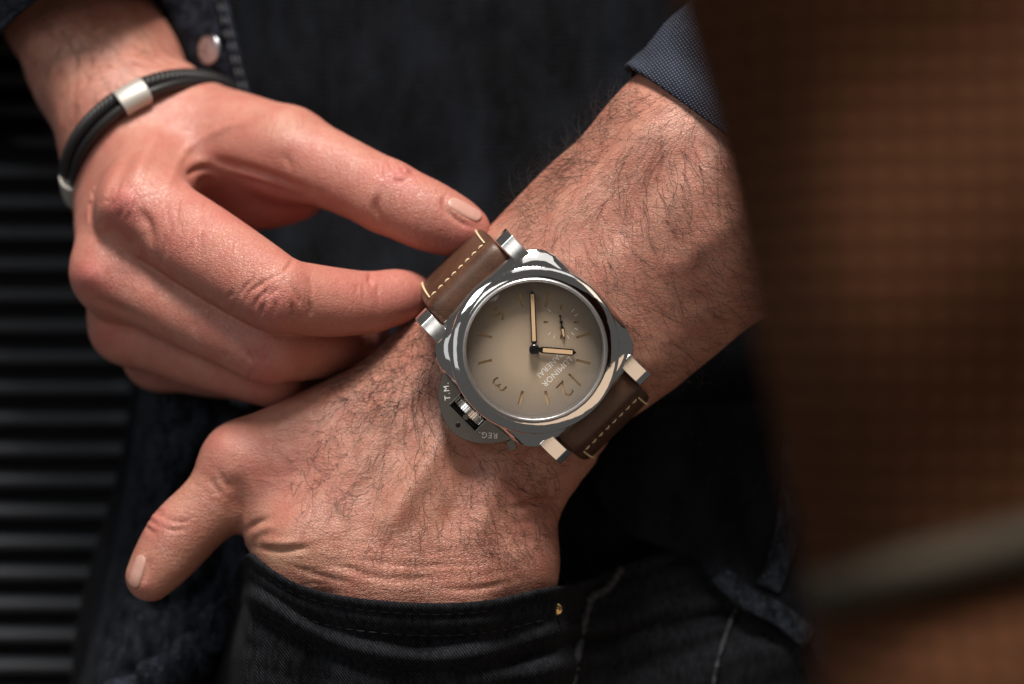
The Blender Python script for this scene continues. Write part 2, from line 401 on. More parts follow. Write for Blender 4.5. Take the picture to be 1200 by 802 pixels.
# forearm tendons and a vein
stroke([(790, 120), (740, 170), (690, 225), (640, 275)], 17, 1.3, 'L', 0.3)
stroke([(840, 150), (770, 215), (720, 275), (690, 310)], 20, -1.2, 'L', 0.3)
stroke([(880, 240), (820, 290), (770, 330)], 16, 0.8, 'L', 0.3)
stroke([(840, 330), (800, 360), (765, 395)], 14, -0.3, 'L', 0.3)
V = V + N * disp[:, None]
# upper arms and shoulders, hidden in the sleeves, join both arms into one body
def upper_body():
    eL = P(1100, 0, 34); eR = P(35, -110, 92 + RB)
    pa = catmull([eL, eL + [70, 40, 75], eL + [90, 110, 190], eL + [40, 150, 360], [0, 190, 520], eR + [-45, 110, 370], eR + [-80, 60, 200], eR + [-25, 20, 80], eR], 5)
    n = 12; tn = np.gradient(pa, axis=0); tn /= np.linalg.norm(tn, axis=1)[:, None]; a1 = np.cross(tn, [0, 1.0, 0.1]); a1 /= np.linalg.norm(a1, axis=1)[:, None]; a2 = np.cross(tn, a1)
    f = np.linspace(0, 1, len(pa)); r = 30 - 12 * f + 22 * np.sin(math.pi * f)
    vs = np.concatenate([pa[i] + r[i] * (np.cos(t_)[:, None] * a1[i] + np.sin(t_)[:, None] * a2[i]) for i in range(len(pa)) for t_ in [np.arange(n) * 2 * math.pi / n]])
    q = np.array([(i * n + j, i * n + (j + 1) % n, (i + 1) * n + (j + 1) % n, (i + 1) * n + j) for i in range(len(pa) - 1) for j in range(n)])
    return vs, q, eL, eR
_uv, _uq, _eL, _eR = upper_body(); _n0 = len(V)
_iL = int(np.argmin(np.linalg.norm(V - (_eL + [25, 0, 25]), axis=1))); _iR = int(np.argmin(np.linalg.norm(V - (_eR + [0, 0, 30]), axis=1)))
_m = len(_uv); _map = np.arange(_m) + _n0; _map[0] = _iL; _map[_m - 1] = _iR
V0 = V; V = np.concatenate([V, _uv]); Q = np.concatenate([Q, _map[_uq]])
me = quads_mesh('body', wm(V), Q)
def attr(me, name, val):
    a = me.attributes.new(name, 'FLOAT', 'POINT'); val = np.concatenate([val, np.zeros(len(V) - len(val))]); a.data.foreach_set('value', np.asarray(val, np.float32))
red = 0.30 * isR + 0.16 + blob(145, 242, 26, 22, 0.65, 'R') + blob(104, 325, 26, 22, 0.6, 'R') + blob(122, 395, 24, 20, 0.5, 'R') + blob(468, 205, 26, 16, 0.55, 'R') \
    + blob(318, 360, 34, 24, 0.35, 'R') + blob(310, 415, 30, 22, 0.4, 'R') + blob(310, 450, 30, 16, 0.4, 'R') + blob(210, 290, 24, 18, 0.3, 'R') + blob(430, 340, 70, 40, 0.25, 'R') + blob(545, 275, 30, 16, 0.45, 'R') \
    + blob(300, 235, 80, 40, 0.3, 'R') - blob(335, 150, 30, 18, 0.3, 'R') \
    + blob(255, 520, 40, 34, 0.36, 'L') + blob(180, 606, 26, 26, 0.6, 'L') + blob(330, 560, 70, 50, 0.25, 'L') + blob(165, 690, 20, 14, 0.3, 'L') + blob(620, 620, 50, 60, 0.2, 'L') + blob(840, 330, 110, 70, 0.12, 'L')
red = red - blob(330, 652, 60, 18, 0.5, 'L') - blob(480, 590, 30, 60, 0.12, 'L') - blob(90, 50, 120, 90, 0.30, 'R')
attr(me, 'red', np.clip(red, -0.6, 1.2)); attr(me, 'arm_r', isR.astype(float))
wr = 0.38 + blob(225, 610, 70, 60, 0.3, 'L') + blob(450, 230, 90, 50, 0.25, 'R') + blob(500, 670, 170, 40, 0.8, 'L') + blob(145, 240, 30, 26, 0.4, 'R') + blob(225, 300, 90, 50, 0.4, 'R') + blob(315, 355, 40, 30, 0.4, 'R') + blob(120, 335, 40, 30, 0.3, 'R')
attr(me, 'wrinkle', np.clip(wr, 0, 1))
def skin_material():
    s = NT('skin'); co = s.coords('Object'); red = s.attr('red'); arm = s.attr('arm_r'); wr = s.attr('wrinkle')
    big = s.noise(co, 70, 4, 0.65); mid = s.noise(co, 160, 4, 0.6); fine = s.noise(co, 700, 3, 0.6)
    base = s.mix(s.ramp(big, [(0.35, 0), (0.65, 1)]), (0.40, 0.195, 0.134, 1), (0.51, 0.275, 0.194, 1))
    base = s.mix(s.math('MULTIPLY', s.ramp(mid, [(0.40, 0), (0.66, 1)]), 0.6), base, (0.36, 0.125, 0.08, 1))
    pos = s.math('MAXIMUM', red, 0.0); neg = s.math('MAXIMUM', s.math('MULTIPLY', red, -1.0), 0.0)
    pos = s.math('MULTIPLY', pos, s.math('ADD', 0.55, s.math('MULTIPLY', mid, 0.8)), clamp=True)
    base = s.mix(pos, base, (0.48, 0.150, 0.128, 1)); base = s.mix(neg, base, (0.60, 0.38, 0.245, 1))
    spots = s.ramp(fine, [(0.60, 0), (0.75, 1)])
    base = s.mix(s.math('MULTIPLY', spots, 0.4), base, (0.33, 0.11, 0.07, 1))
    wv_ = s.n('ShaderNodeTexNoise', {'Vector': co, 'Scale': 420.0, 'Detail': 2.0}).outputs['Color']
    cod = s.n('ShaderNodeVectorMath', {0: s.n('ShaderNodeVectorMath', {0: wv_, 3: 0.0022}, operation='SCALE').outputs[0], 1: co}, operation='ADD').outputs[0]
    # skin lines: two crossing families of fine furrows, turned with each hand
    def furrow(rot, sc, sq):
        m = s.mapping(cod, (sc, sc, sc * sq), (0, rot, 0))
        return s.n('ShaderNodeTexVoronoi', {'Vector': m, 'Scale': 1.0, 'Randomness': 0.9}, feature='DISTANCE_TO_EDGE').outputs['Distance']
    vR = furrow(math.radians(32), 820, 1.9); vL = furrow(math.radians(-12), 760, 2.0)
    v = s.mix(arm, vL, vR)
    lines = s.ramp(v, [(0.0, 0.0), (0.16, 1.0)])
    mr = s.mapping(co, (900, 900, 220), (0, math.radians(60), 0)); ml = s.mapping(co, (210, 400, 1100), (0, math.radians(8), 0))
    st = s.mix(arm, s.noise(ml, 1.0, 3, 0.6), s.noise(mr, 1.0, 3, 0.6))
    h = s.math('ADD', s.math('MULTIPLY', lines, s.math('MULTIPLY', wr, 0.55)), s.math('MULTIPLY', st, s.math('MULTIPLY', wr, 1.5)))
    h = s.math('ADD', h, s.math('MULTIPLY', s.noise(co, 1500, 2, 0.7), 0.55)); h = s.math('ADD', h, s.math('MULTIPLY', mid, 1.2))
    base = s.mix(s.math('MULTIPLY', s.math('SUBTRACT', 1.0, lines), s.math('MULTIPLY', wr, 0.5)), base, (0.27, 0.085, 0.055, 1))
    rough = s.math('ADD', 0.36, s.math('MULTIPLY', mid, 0.16))
    return s.p(Base_Color=base, Roughness=rough, Normal=s.bump(h, 0.65, 0.00034), Subsurface_Weight=0.22, Subsurface_Radius=(1.0, 0.32, 0.18), Subsurface_Scale=0.0016, Specular_IOR_Level=0.5)
M_SKIN = skin_material()
person = empty('person', (0, 0.06, ZB))
tag(person, 'person in dark denim shirt and jeans, one hand in pocket, other at watch strap', 'person')
def child(name, me, mat, parent=None):
    o = link(name, me, mat); o.parent = parent or person
    o.matrix_parent_inverse = (parent or person).matrix_world.inverted() if parent is None else Matrix()
    return o
bpy.context.view_layer.update()
body = child('body', me, M_SKIN)
from mathutils.bvhtree import BVHTree
BODY = BVHTree.FromPolygons([tuple(v) for v in V], [tuple(map(int, q)) for q in Q])
CAM = Vector((0, -D, 0))
def hit(px, py):
    """point and normal (mm) where the sight line through that place meets the body"""
    t = Vector(P(px, py, 0)); r = BODY.ray_cast(CAM, (t - CAM).normalized())
    return (np.array(r[0]), np.array(r[1])) if r[0] is not None else (None, None)
# ------------------------------------------------------------------ nails
def nail(px0, py0, px1, py1, px2, py2, side=1):
    """nail between its root and tip, given by places on the finger; follows the skin under it"""
    n_u, n_v = 15, 13; a = np.array([px0, py0], float); b = np.array([px1, py1], float); wd = np.array([px2, py2], float)
    vs = []
    for i in range(n_u):
        for j in range(n_v):
            u = i / (n_u - 1) * 2 - 1; v = j / (n_v - 1) * 2 - 1
            uu = u * (1 - (0.30 if u < 0 else 0.16) * v * v); vv = v * (1 - 0.14 * u * u)
            q = (a + b) / 2 + (b - a) / 2 * uu + wd * vv
            p, n = hit(*q)
            if p is None: p, n = P(q[0], q[1], 14), np.array([0, -1.0, 0])
            e = max(abs(u) if u < 0 else 0.0, abs(v))
            vs.append(p + n * (0.09 - 0.36 * e ** 4 + (0.18 * u if u > 0 else 0)))
    fs = [(i * n_v + j, i * n_v + j + 1, (i + 1) * n_v + j + 1, (i + 1) * n_v + j) for i in range(n_u - 1) for j in range(n_v - 1)]
    me = mesh_from('fingernail', wm(np.array(vs)), fs)
    o = child('fingernail', me, M_NAIL, None); o.parent = body; o.matrix_parent_inverse = body.matrix_world.inverted()
    md = o.modifiers.new('thick', 'SOLIDIFY'); md.thickness = 0.0005; md.offset = 0
    md = o.modifiers.new('sub', 'SUBSURF'); md.levels = 1; md.render_levels = 2
    return o
_s = NT('nail'); M_NAIL = _s.p(Base_Color=_s.mix(_s.noise(_s.coords(), 300, 2), (0.46, 0.24, 0.19, 1), (0.53, 0.31, 0.25, 1)), Roughness=0.36, Subsurface_Weight=0.15, Subsurface_Scale=0.002, Subsurface_Radius=(1, .4, .3))
nail(525, 234, 563, 256, 4.0, -6.5)
nail(167, 650, 156, 688, 6.5, 3.5)

# ------------------------------------------------------------------ hair of the arm and hand
def hairs():
    s = NT('hair'); M = s.p(Base_Color=(0.022, 0.011, 0.007, 1), Roughness=0.45, Specular_IOR_Level=0.4)
    paths = []
    def grow(px, py, dirpx, length, curl, lift=0.35, w=0.040):
        p, n = hit(px, py)
        if p is None or p[0] is None: return
        if n[1] > 0.05: return
        q = P(px + dirpx[0] * 4, py + dirpx[1] * 4, p[1]); t = q - P(px, py, p[1]); t = t - n * (t @ n); t /= np.linalg.norm(t) + 1e-9
        b = np.cross(n, t); m = 8; pts = []; cur = p - n * 0.15; lf = lift * (0.5 + rng.random()); ang = 0.0; c1 = curl * rng.normal(); st = length / (m - 1)
        c2 = curl * rng.normal() * 0.6
        for i in range(m):
            pts.append(cur.copy()); f = i / (m - 1)
            ang += (c1 + c2 * math.sin(f * 5)) / m
            up = lf * (1 - 1.6 * f)
            d = t * math.cos(ang) + b * math.sin(ang) + n * up; cur = cur + st * d / np.linalg.norm(d)
            if i:
                r = BODY.find_nearest(Vector(cur))
                if r[0] is not None:
                    nn = np.array(r[1]); h_ = (cur - np.array(r[0])) @ nn
                    if h_ < 0.22: cur = cur + nn * (0.22 - h_)
        paths.append((np.array(pts), w * (0.55 + 0.75 * rng.random())))
    arm = np.array([(590, 245), (740, 95), (850, 165), (900, 370), (765, 465), (690, 350)], float)
    def inside(x, y, poly):
        c = False; j = len(poly) - 1
        for i in range(len(poly)):
            if ((poly[i][1] > y) != (poly[j][1] > y)) and (x < (poly[j][0] - poly[i][0]) * (y - poly[i][1]) / (poly[j][1] - poly[i][1]) + poly[i][0]): c = not c
            j = i
        return c
    def scatter(poly, count, dirf, ln, curl, dens=None, lift=0.35):
        xs, ys = [p[0] for p in poly], [p[1] for p in poly]; k = 0; tries = 0
        while k < count and tries < count * 12:
            tries += 1; x = xs_min + rng.random() * (max(xs) - xs_min) if False else min(xs) + rng.random() * (max(xs) - min(xs)); y = min(ys) + rng.random() * (max(ys) - min(ys))
            if not inside(x, y, poly) or (dens and rng.random() > dens(x, y)): continue
            a = dirf(x, y) + rng.normal() * 22; a = math.radians(a)
            grow(x, y, (math.cos(a), math.sin(a)), ln * (0.45 + 0.9 * rng.random()), curl, lift); k += 1
    # directions are angles in the picture, 0 = right, 90 = down
    def d_arm(x, y):
        t = ((x - 590) * 0.64 + (y - 245) * 0.77) / 300    # across the forearm, 0 upper edge, 1 lower edge
        return 175 - 150 * min(1, max(0, t)) ** 0.75 if t < 0.25 else 62 - 45 * min(1, t)
    fa = [(592, 248), (735, 98), (790, 105), (900, 180), (960, 360), (765, 462), (735, 410), (690, 350), (630, 296)]
    scatter(fa, 720, d_arm, 18, 1.4); scatter(fa, 320, d_arm, 7.0, 1.2)
    scatter([(600, 250), (745, 100), (770, 120), (625, 275)], 260, lambda x, y: 205 + rng.normal() * 25, 13, 0.8, lift=0.8)   # along the upper edge
    def d_hand(x, y):
        return 150 - 105 * min(1, max(0, (x - 400) / 230))
    soft = lambda x, y: 0.15 + 0.85 * math.exp(-((x - 490) / 130) ** 2 - ((y - 480) / 120) ** 2)
    back = [(505, 360), (515, 430), (530, 500), (560, 530), (650, 545), (655, 640), (610, 675), (480, 672), (380, 640), (330, 560), (380, 460), (450, 408)]
    scatter(back, 380, d_hand, 13.0, 2.2, soft); scatter(back, 190, d_hand, 6.5, 1.2)
    scatter([(500, 360), (520, 430), (500, 480), (430, 490), (385, 460), (440, 410)], 300, lambda x, y: 165 + rng.normal() * 50, 14, 2.2)
    scatter([(560, 520), (655, 535), (655, 630), (600, 665), (530, 640)], 330, lambda x, y: 30 + rng.normal() * 18, 5.5, 0.6)
    scatter([(320, 520), (400, 500), (420, 600), (350, 590)], 50, lambda x, y: 80 + rng.normal() * 30, 7.0, 1.0)
    scatter([(20, 0), (160, 0), (190, 60), (120, 105), (75, 160), (30, 90)], 260, lambda x, y: 70 + rng.normal() * 30, 9, 1.0)
    vs, fs = [], []; b0 = 0
    for pts, w in paths:
        m = len(pts); tan = np.gradient(pts, axis=0); tan /= np.linalg.norm(tan, axis=1)[:, None] + 1e-9
        a1 = np.cross(tan, np.array([0.3, 1, 0.2])); a1 /= np.linalg.norm(a1, axis=1)[:, None] + 1e-9; a2 = np.cross(tan, a1)
        r = w * (1 - 0.75 * np.linspace(0, 1, m) ** 1.5)
        for j in range(3):
            c, s_ = math.cos(j * 2.0944), math.sin(j * 2.0944); vs.append(pts + (a1 * c + a2 * s_) * r[:, None])
        i = np.arange(m - 1)
        for j in range(3):
            j2 = (j + 1) % 3; fs.append(np.stack([b0 + j * m + i, b0 + j2 * m + i, b0 + j2 * m + i + 1, b0 + j * m + i + 1], 1))
        b0 += 3 * m
    me = quads_mesh('arm_hair', wm(np.concatenate(vs)), np.concatenate(fs))
    o = child('arm_hair', me, M, None); o.parent = body; o.matrix_parent_inverse = body.matrix_world.inverted(); o['kind'] = 'stuff'
hairs()
# ------------------------------------------------------------------ wristwatch, built in its own frame (mm): +Y to twelve, +X to three, +Z out of the dial
def metal(name, col, rough, brushed=None):
    s = NT(name); co = s.coords()
    if brushed:
        m = s.mapping(co, brushed); nz = s.noise(m, 1.0, 3, 0.6)
        return s.p(Base_Color=col + (1,), Metallic=1.0, Roughness=s.math('ADD', rough, s.math('MULTIPLY', nz, 0.18)), Normal=s.bump(nz, 0.35, 0.00002))
    nz = s.noise(co, 900, 3, 0.6); wob = s.noise(co, 170, 2, 0.5)
    return s.p(Base_Color=col + (1,), Metallic=1.0, Normal=s.bump(wob, 0.5, 0.00022), Roughness=s.math('ADD', rough, s.math('MULTIPLY', s.ramp(nz, [(0.55, 0), (0.8, 1)]), 0.10)))
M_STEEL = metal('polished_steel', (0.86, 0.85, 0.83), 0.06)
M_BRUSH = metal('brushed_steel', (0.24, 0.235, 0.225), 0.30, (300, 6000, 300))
M_LUG = metal('lug_steel', (0.84, 0.83, 0.81), 0.10, (2600, 60, 60))
M_KNURL = metal('crown_steel', (0.85, 0.84, 0.82), 0.2)
M_RING = metal('frosted_ring', (0.62, 0.62, 0.63), 0.34)
M_BLACKM = NT('black_enamel').p(Base_Color=(0.006, 0.006, 0.007, 1), Roughness=0.25, Metallic=0.0)
M_WHITE = NT('white_print').p(Base_Color=(0.90, 0.88, 0.84, 1), Roughness=0.6)
M_LETTER = NT('letter_fill').p(Base_Color=(0.85, 0.84, 0.82, 1), Roughness=0.5)
M_LUME = NT('cream_lume').p(Base_Color=(0.74, 0.50, 0.29, 1), Roughness=0.7)
M_LUME2 = NT('tan_lume').p(Base_Color=(0.58, 0.39, 0.21, 1), Roughness=0.8)
def dial_mat():
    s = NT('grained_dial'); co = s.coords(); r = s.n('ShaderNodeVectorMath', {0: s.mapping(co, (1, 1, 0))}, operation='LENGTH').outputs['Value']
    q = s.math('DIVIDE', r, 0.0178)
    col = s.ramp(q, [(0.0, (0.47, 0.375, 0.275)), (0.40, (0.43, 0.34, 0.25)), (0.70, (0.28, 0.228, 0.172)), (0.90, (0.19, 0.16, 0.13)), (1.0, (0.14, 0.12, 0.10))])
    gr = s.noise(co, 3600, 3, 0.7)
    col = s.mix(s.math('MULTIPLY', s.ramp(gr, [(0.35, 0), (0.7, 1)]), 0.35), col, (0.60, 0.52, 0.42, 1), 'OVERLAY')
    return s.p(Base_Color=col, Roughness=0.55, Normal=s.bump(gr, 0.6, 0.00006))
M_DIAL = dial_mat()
def glass_mat():
    s = NT('sapphire'); g_ = s.n('ShaderNodeNewGeometry'); c_ = s.math('ABSOLUTE', s.n('ShaderNodeVectorMath', {0: g_.outputs['Normal'], 1: g_.outputs['Incoming']}, operation='DOT_PRODUCT').outputs['Value']); fr = s.math('ADD', 0.042, s.math('MULTIPLY', s.math('POWER', s.math('SUBTRACT', 1.0, c_), 5.0), 0.95)); tr = s.n('ShaderNodeBsdfTransparent'); gl = s.n('ShaderNodeBsdfGlossy', {'Roughness': 0.01})
    s.set(tr.inputs[0], (0.99, 0.99, 0.985, 1))
    mx = s.n('ShaderNodeMixShader', {0: fr, 1: tr.outputs[0], 2: gl.outputs[0]}); s.t.links.new(mx.outputs[0], s.out.inputs[0]); return s.m
M_GLASS = glass_mat()
def leather_mat():
    s = NT('brown_leather'); co = s.coords(); n1 = s.noise(co, 180, 4, 0.6); n2 = s.noise(co, 1500, 3, 0.65)
    col = s.mix(s.ramp(n1, [(0.3, 0), (0.7, 1)]), (0.052, 0.022, 0.012, 1), (0.092, 0.042, 0.023, 1))
    col = s.mix(s.math('MULTIPLY', s.ramp(n2, [(0.55, 0), (0.75, 1)]), 0.35), col, (0.16, 0.07, 0.037, 1))
    v = s.n('ShaderNodeTexVoronoi', {'Vector': co, 'Scale': 1300}, feature='DISTANCE_TO_EDGE').outputs['Distance']
    h = s.math('ADD', s.math('MULTIPLY', s.ramp(v, [(0, 0), (0.2, 1)]), 0.5), n2)
    return s.p(Base_Color=col, Roughness=s.math('ADD', 0.33, s.math('MULTIPLY', n2, 0.2)), Normal=s.bump(h, 0.4, 0.0001), Specular_IOR_Level=0.5)
M_LEATHER = leather_mat()
M_EDGE = NT('leather_edge').p(Base_Color=(0.075, 0.030, 0.014, 1), Roughness=0.6)
M_THREAD = NT('cream_thread').p(Base_Color=(0.72, 0.56, 0.33, 1), Roughness=0.75)

watch = empty('wristwatch')
tag(watch, 'steel cushion wristwatch with sand-brown dial and brown leather strap on the hairy wrist', 'wristwatch')
X_ = Vector((-0.7071, 0, -0.7071)); Y_ = Vector((0.7071, 0, -0.7071)); Z_ = Vector((0, -1, 0))
B_ = Matrix((X_, Y_, Z_)).transposed()
tilt = Euler((math.radians(6.0), 0, math.radians(2.0))).to_matrix()
wp = wm(P(626, 409, 0))
watch.matrix_world = Matrix.Translation(Vector(wp)) @ (tilt @ B_).to_4x4()
def wpart(name, verts, faces, mat, parent=None, smooth=True, bevel=None, auto=35):
    me = mesh_from(name, np.asarray(verts, float) * 0.001, faces, smooth)
    bm = bmesh.new(); bm.from_mesh(me); bmesh.ops.recalc_face_normals(bm, faces=bm.faces)
    for e in bm.edges: e.smooth = not (len(e.link_faces) == 2 and e.calc_face_angle(0) > math.radians(auto))
    bm.to_mesh(me); bm.free()
    o = link(name, me, mat); o.parent = parent or watch
    if bevel:
        b = o.modifiers.new('bevel', 'BEVEL'); b.width = bevel * 0.001; b.segments = 3; b.limit_method = 'ANGLE'; b.angle_limit = math.radians(30); b.harden_normals = True
    return o
def lathe(prof, n=128):
    """prof: (r, z) pairs around Z"""
    vs, fs = [], []; m = len(prof)
    for i in range(n):
        a = 2 * math.pi * i / n
        for r, z in prof: vs.append((r * math.cos(a), r * math.sin(a), z))
    for i in range(n):
        for j in range(m - 1):
            a, b = i * m + j, ((i + 1) % n) * m + j; fs.append((a, b, b + 1, a + 1))
    return vs, fs
def prism(poly, z0, z1):
    n = len(poly); vs = [(x, y, z0) for x, y in poly] + [(x, y, z1) for x, y in poly]
    return vs, [tuple(range(n))[::-1], tuple(range(n, 2 * n))] + [(i, (i + 1) % n, n + (i + 1) % n, n + i) for i in range(n)]
def boxv(x0, x1, y0, y1, z0, z1): return prism([(x0, y0), (x1, y0), (x1, y1), (x0, y1)], z0, z1)
# cushion case
def case_mesh():
    n = 240; secs = [(-11.0, .80, 0), (-10.2, .86, 0.1), (-8.5, .93, .5), (-6.5, .985, .9), (-4.0, 1.0, 1), (-1.2, 1.0, 1), (-0.8, .992, 1), (0.6, .955, .75), (1.5, .925, .4), (1.9, .895, 0)]
    vs, fs = [], []
    for z, sc, c in secs:
        for i in range(n):
            a = 2 * math.pi * i / n; s2 = abs(math.sin(2 * a)); R0, R1 = 22.2, 25.7
            rc = R0 + (R1 - R0) * s2 ** 3.6
            r = (rc * c + R0 * (1 - c)) * sc; vs.append((r * math.cos(a), r * math.sin(a), z))
    for k in range(len(secs) - 1):
        for i in range(n): fs.append((k * n + i, k * n + (i + 1) % n, (k + 1) * n + (i + 1) % n, (k + 1) * n + i))
    fs.append(tuple(range(n))[::-1]); return vs, fs
wpart('case', *case_mesh(), M_STEEL, auto=20)
bez = [(19.9, 1.7), (21.5, 1.75), (21.8, 1.95), (21.85, 2.3), (21.65, 2.62), (21.2, 2.95), (20.5, 3.32), (19.8, 3.6), (19.2, 3.8), (18.9, 3.86), (18.65, 3.84)]
wpart('bezel', *lathe(bez, 192), M_STEEL, auto=40)
wpart('dial_ring', *lathe([(18.65, 3.9), (18.45, 4.2), (18.0, 4.3), (17.75, 4.15), (17.6, 3.6), (17.45, 0.1)], 160), M_RING, auto=60)
gl = wpart('crystal', *lathe([(17.74, 4.1), (17.3, 4.55), (15, 4.95), (11, 5.3), (6, 5.5), (2, 5.57), (0.001, 5.58)], 128), M_GLASS)
# dial: upper plate with cut-out numerals over a lume plate
n = 128
dv, df = prism([(17.5 * math.cos(2 * math.pi * i / n), 17.5 * math.sin(2 * math.pi * i / n)) for i in range(n)], -0.45, 0.0)
rr_ = list(np.linspace(17.5, 0.0, 26))
dv, df = [], []; n = 96
for z in (0.0, -0.45):
    for r in rr_[:-1]: dv += [(r * math.cos(2 * math.pi * i / n), r * math.sin(2 * math.pi * i / n), z) for i in range(n)]
    dv.append((0, 0, z))
per = 25 * n + 1
for t_ in (0, 1):
    for k in range(24):
        for i in range(n):
            f_ = (t_ * per + k * n + i, t_ * per + k * n + (i + 1) % n, t_ * per + (k + 1) * n + (i + 1) % n, t_ * per + (k + 1) * n + i); df.append(f_ if t_ == 0 else f_[::-1])
    for i in range(n):
        f_ = (t_ * per + 24 * n + i, t_ * per + 24 * n + (i + 1) % n, t_ * per + 25 * n); df.append(f_ if t_ == 0 else f_[::-1])
for i in range(n): df.append((i, per + i, per + (i + 1) % n, (i + 1) % n))
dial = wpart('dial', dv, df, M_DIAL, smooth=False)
wpart('lume_plate', *prism([(17.4 * math.cos(2 * math.pi * i / 64), 17.4 * math.sin(2 * math.pi * i / 64)) for i in range(64)], -0.75, -0.5), M_LUME2, smooth=False)
def text_mesh(txt, size, extrude=0.0, offset=0.0, spacing=1.0):
    cu = bpy.data.curves.new('t', 'FONT'); cu.body = txt; cu.size = size; cu.align_x = 'CENTER'; cu.align_y = 'CENTER'; cu.extrude = extrude; cu.offset = offset; cu.resolution_u = 6; cu.space_character = spacing
    o = bpy.data.objects.new('t', cu); C.objects.link(o)
    me = bpy.data.meshes.new_from_object(o.evaluated_get(bpy.context.evaluated_depsgraph_get())); bpy.data.objects.remove(o); return me
def local_text(name, txt, size, x, y, z, right, mat, parent=None, extrude=0.02, offset=0.0, spacing=1.0, sx=1.0):
    me = text_mesh(txt, size, extrude, offset, spacing); rx = Vector((right[0], right[1], 0)).normalized(); uy = Vector((-rx.y, rx.x, 0))
    for v in me.vertices:
        q = rx * v.co.x * sx + uy * v.co.y; v.co = Vector((q.x + x, q.y + y, v.co.z + z)) * 0.001
    me.name = name; o = link(name, me, mat); o.parent = parent or watch; return o
cutters = bmesh.new()
def add_cut(vs, fs):
    b = [cutters.verts.new(Vector(v)) for v in vs]
    for f in fs: cutters.faces.new([b[i] for i in f])
for h in (1, 2, 4, 5, 7, 8, 10, 11):
    a = math.radians(90 - 30 * h); c, s_ = math.cos(a), math.sin(a)
    r0, r1, w = (11.3, 14.9, 0.36)
    poly = [(r * c - t * s_, r * s_ + t * c) for r, t in ((r0, -w), (r1, -w), (r1, w), (r0, w))]
    add_cut(*prism(poly, -0.6, 0.3))
for a in (45, 135, 225, 315):      # four short markers of the small seconds
    c, s_ = math.cos(math.radians(a)), math.sin(math.radians(a))
    add_cut(*prism([(-9.8 + r * c - t * s_, r * s_ + t * c) for r, t in ((3.4, -.27), (4.5, -.27), (4.5, .27), (3.4, .27))], -0.6, 0.3))
for txt, x, y, sz, sx in (('1', -1.75, 12.9, 6.4, 1.0), ('2', 1.75, 12.9, 6.4, 1.0), ('3', 13.0, 0.0, 5.8, 1.1), ('6', 0.0, -13.1, 5.8, 1.1)):
    tm = text_mesh(txt, sz, 0.45, -0.02)
    for v in tm.vertices: v.co = Vector((v.co.x * sx + x, v.co.y + y, v.co.z - 0.15))
    cutters.from_mesh(tm)
cm = bpy.data.meshes.new('cut'); bmesh.ops.remove_doubles(cutters, verts=cutters.verts, dist=1e-4); bmesh.ops.recalc_face_normals(cutters, faces=cutters.faces); cutters.to_mesh(cm); cutters.free()
co_ = bpy.data.objects.new('cut', cm); C.objects.link(co_); 
big = bpy.data.objects.new('big', mesh_from('big', dv, df, False)); C.objects.link(big)
bpy.context.view_layer.update()
bo = big.modifiers.new('bool', 'BOOLEAN'); bo.object = co_; bo.operation = 'DIFFERENCE'; bo.solver = 'MANIFOLD'
ev = big.evaluated_get(bpy.context.evaluated_depsgraph_get()); nm = bpy.data.meshes.new_from_object(ev)
print('dial faces', len(nm.polygons), len(cm.polygons))
bpy.data.objects.remove(big); nm.transform(Matrix.Scale(0.001, 4)); nm.materials.clear(); nm.materials.append(M_DIAL); dial.data = nm; bpy.data.objects.remove(co_)
local_text('dial_lettering', 'LUMINOR', 2.15, 0.0, 8.35, 0.02, (1, 0), M_WHITE, parent=dial, extrude=0.012, offset=-0.008, spacing=1.08)
local_text('dial_lettering', 'PANERAI', 2.15, 0.0, 5.75, 0.02, (1, 0), M_WHITE, parent=dial, extrude=0.012, offset=-0.008, spacing=1.02)
for i in range(8):                  # thin printed ticks of the small seconds
    a = math.radians(22.5 + 45 * i) if i % 2 else math.radians(45 * i / 2 * 2); a = math.radians([0, 20, 70, 90, 110, 160, 180, 270][i])
    c, s_ = math.cos(a), math.sin(a)
    wpart('seconds_tick', *prism([(-9.8 + r * c - t * s_, r * s_ + t * c) for r, t in ((3.8, -.07), (4.7, -.07), (4.7, .07), (3.8, .07))], 0.004, 0.02), M_WHITE, dial, False)
def hand(name, ang_px, L, w, z, lume=True):
    """hand pointing along a direction of the picture"""
    dx, dy = ang_px; x = (-dx + dy) * 0.7071; y = (dx + dy) * 0.7071; l = math.hypot(x, y); c, s_ = x / l, y / l
    rot = lambda pts: [(px * c - py * s_, px * s_ + py * c) for px, py in pts]
    o = wpart(name, *prism(rot([(-1.2, -w * .5), (L - w * 1.2, -w), (L, 0), (L - w * 1.2, w), (-1.2, w * .5)]) if not lume else rot([(1.0, -w * .45), (2.0, -w), (L - w * 1.1, -w), (L, 0), (L - w * 1.1, w), (2.0, w), (1.0, w * .45)]), z, z + 0.22), M_BLACKM, smooth=False)
    if lume: wpart('lume', *prism(rot([(2.2, -w * .62), (L - w * 1.2, -w * .62), (L - w * 1.2, w * .62), (2.2, w * .62)]), z + 0.1, z + 0.26), M_LUME, o, False)
    return o
hand('hour_hand', (48, 4), 10.9, 0.86, 0.9)
hand('minute_hand', (-3, -68), 15.2, 0.74, 1.5)
hub = wpart('hand_hub', *lathe([(1.35, 0.2), (1.35, 2.1), (1.1, 2.3), (0.55, 2.3), (0.5, 2.15), (0.001, 2.1)], 32), M_BLACKM)
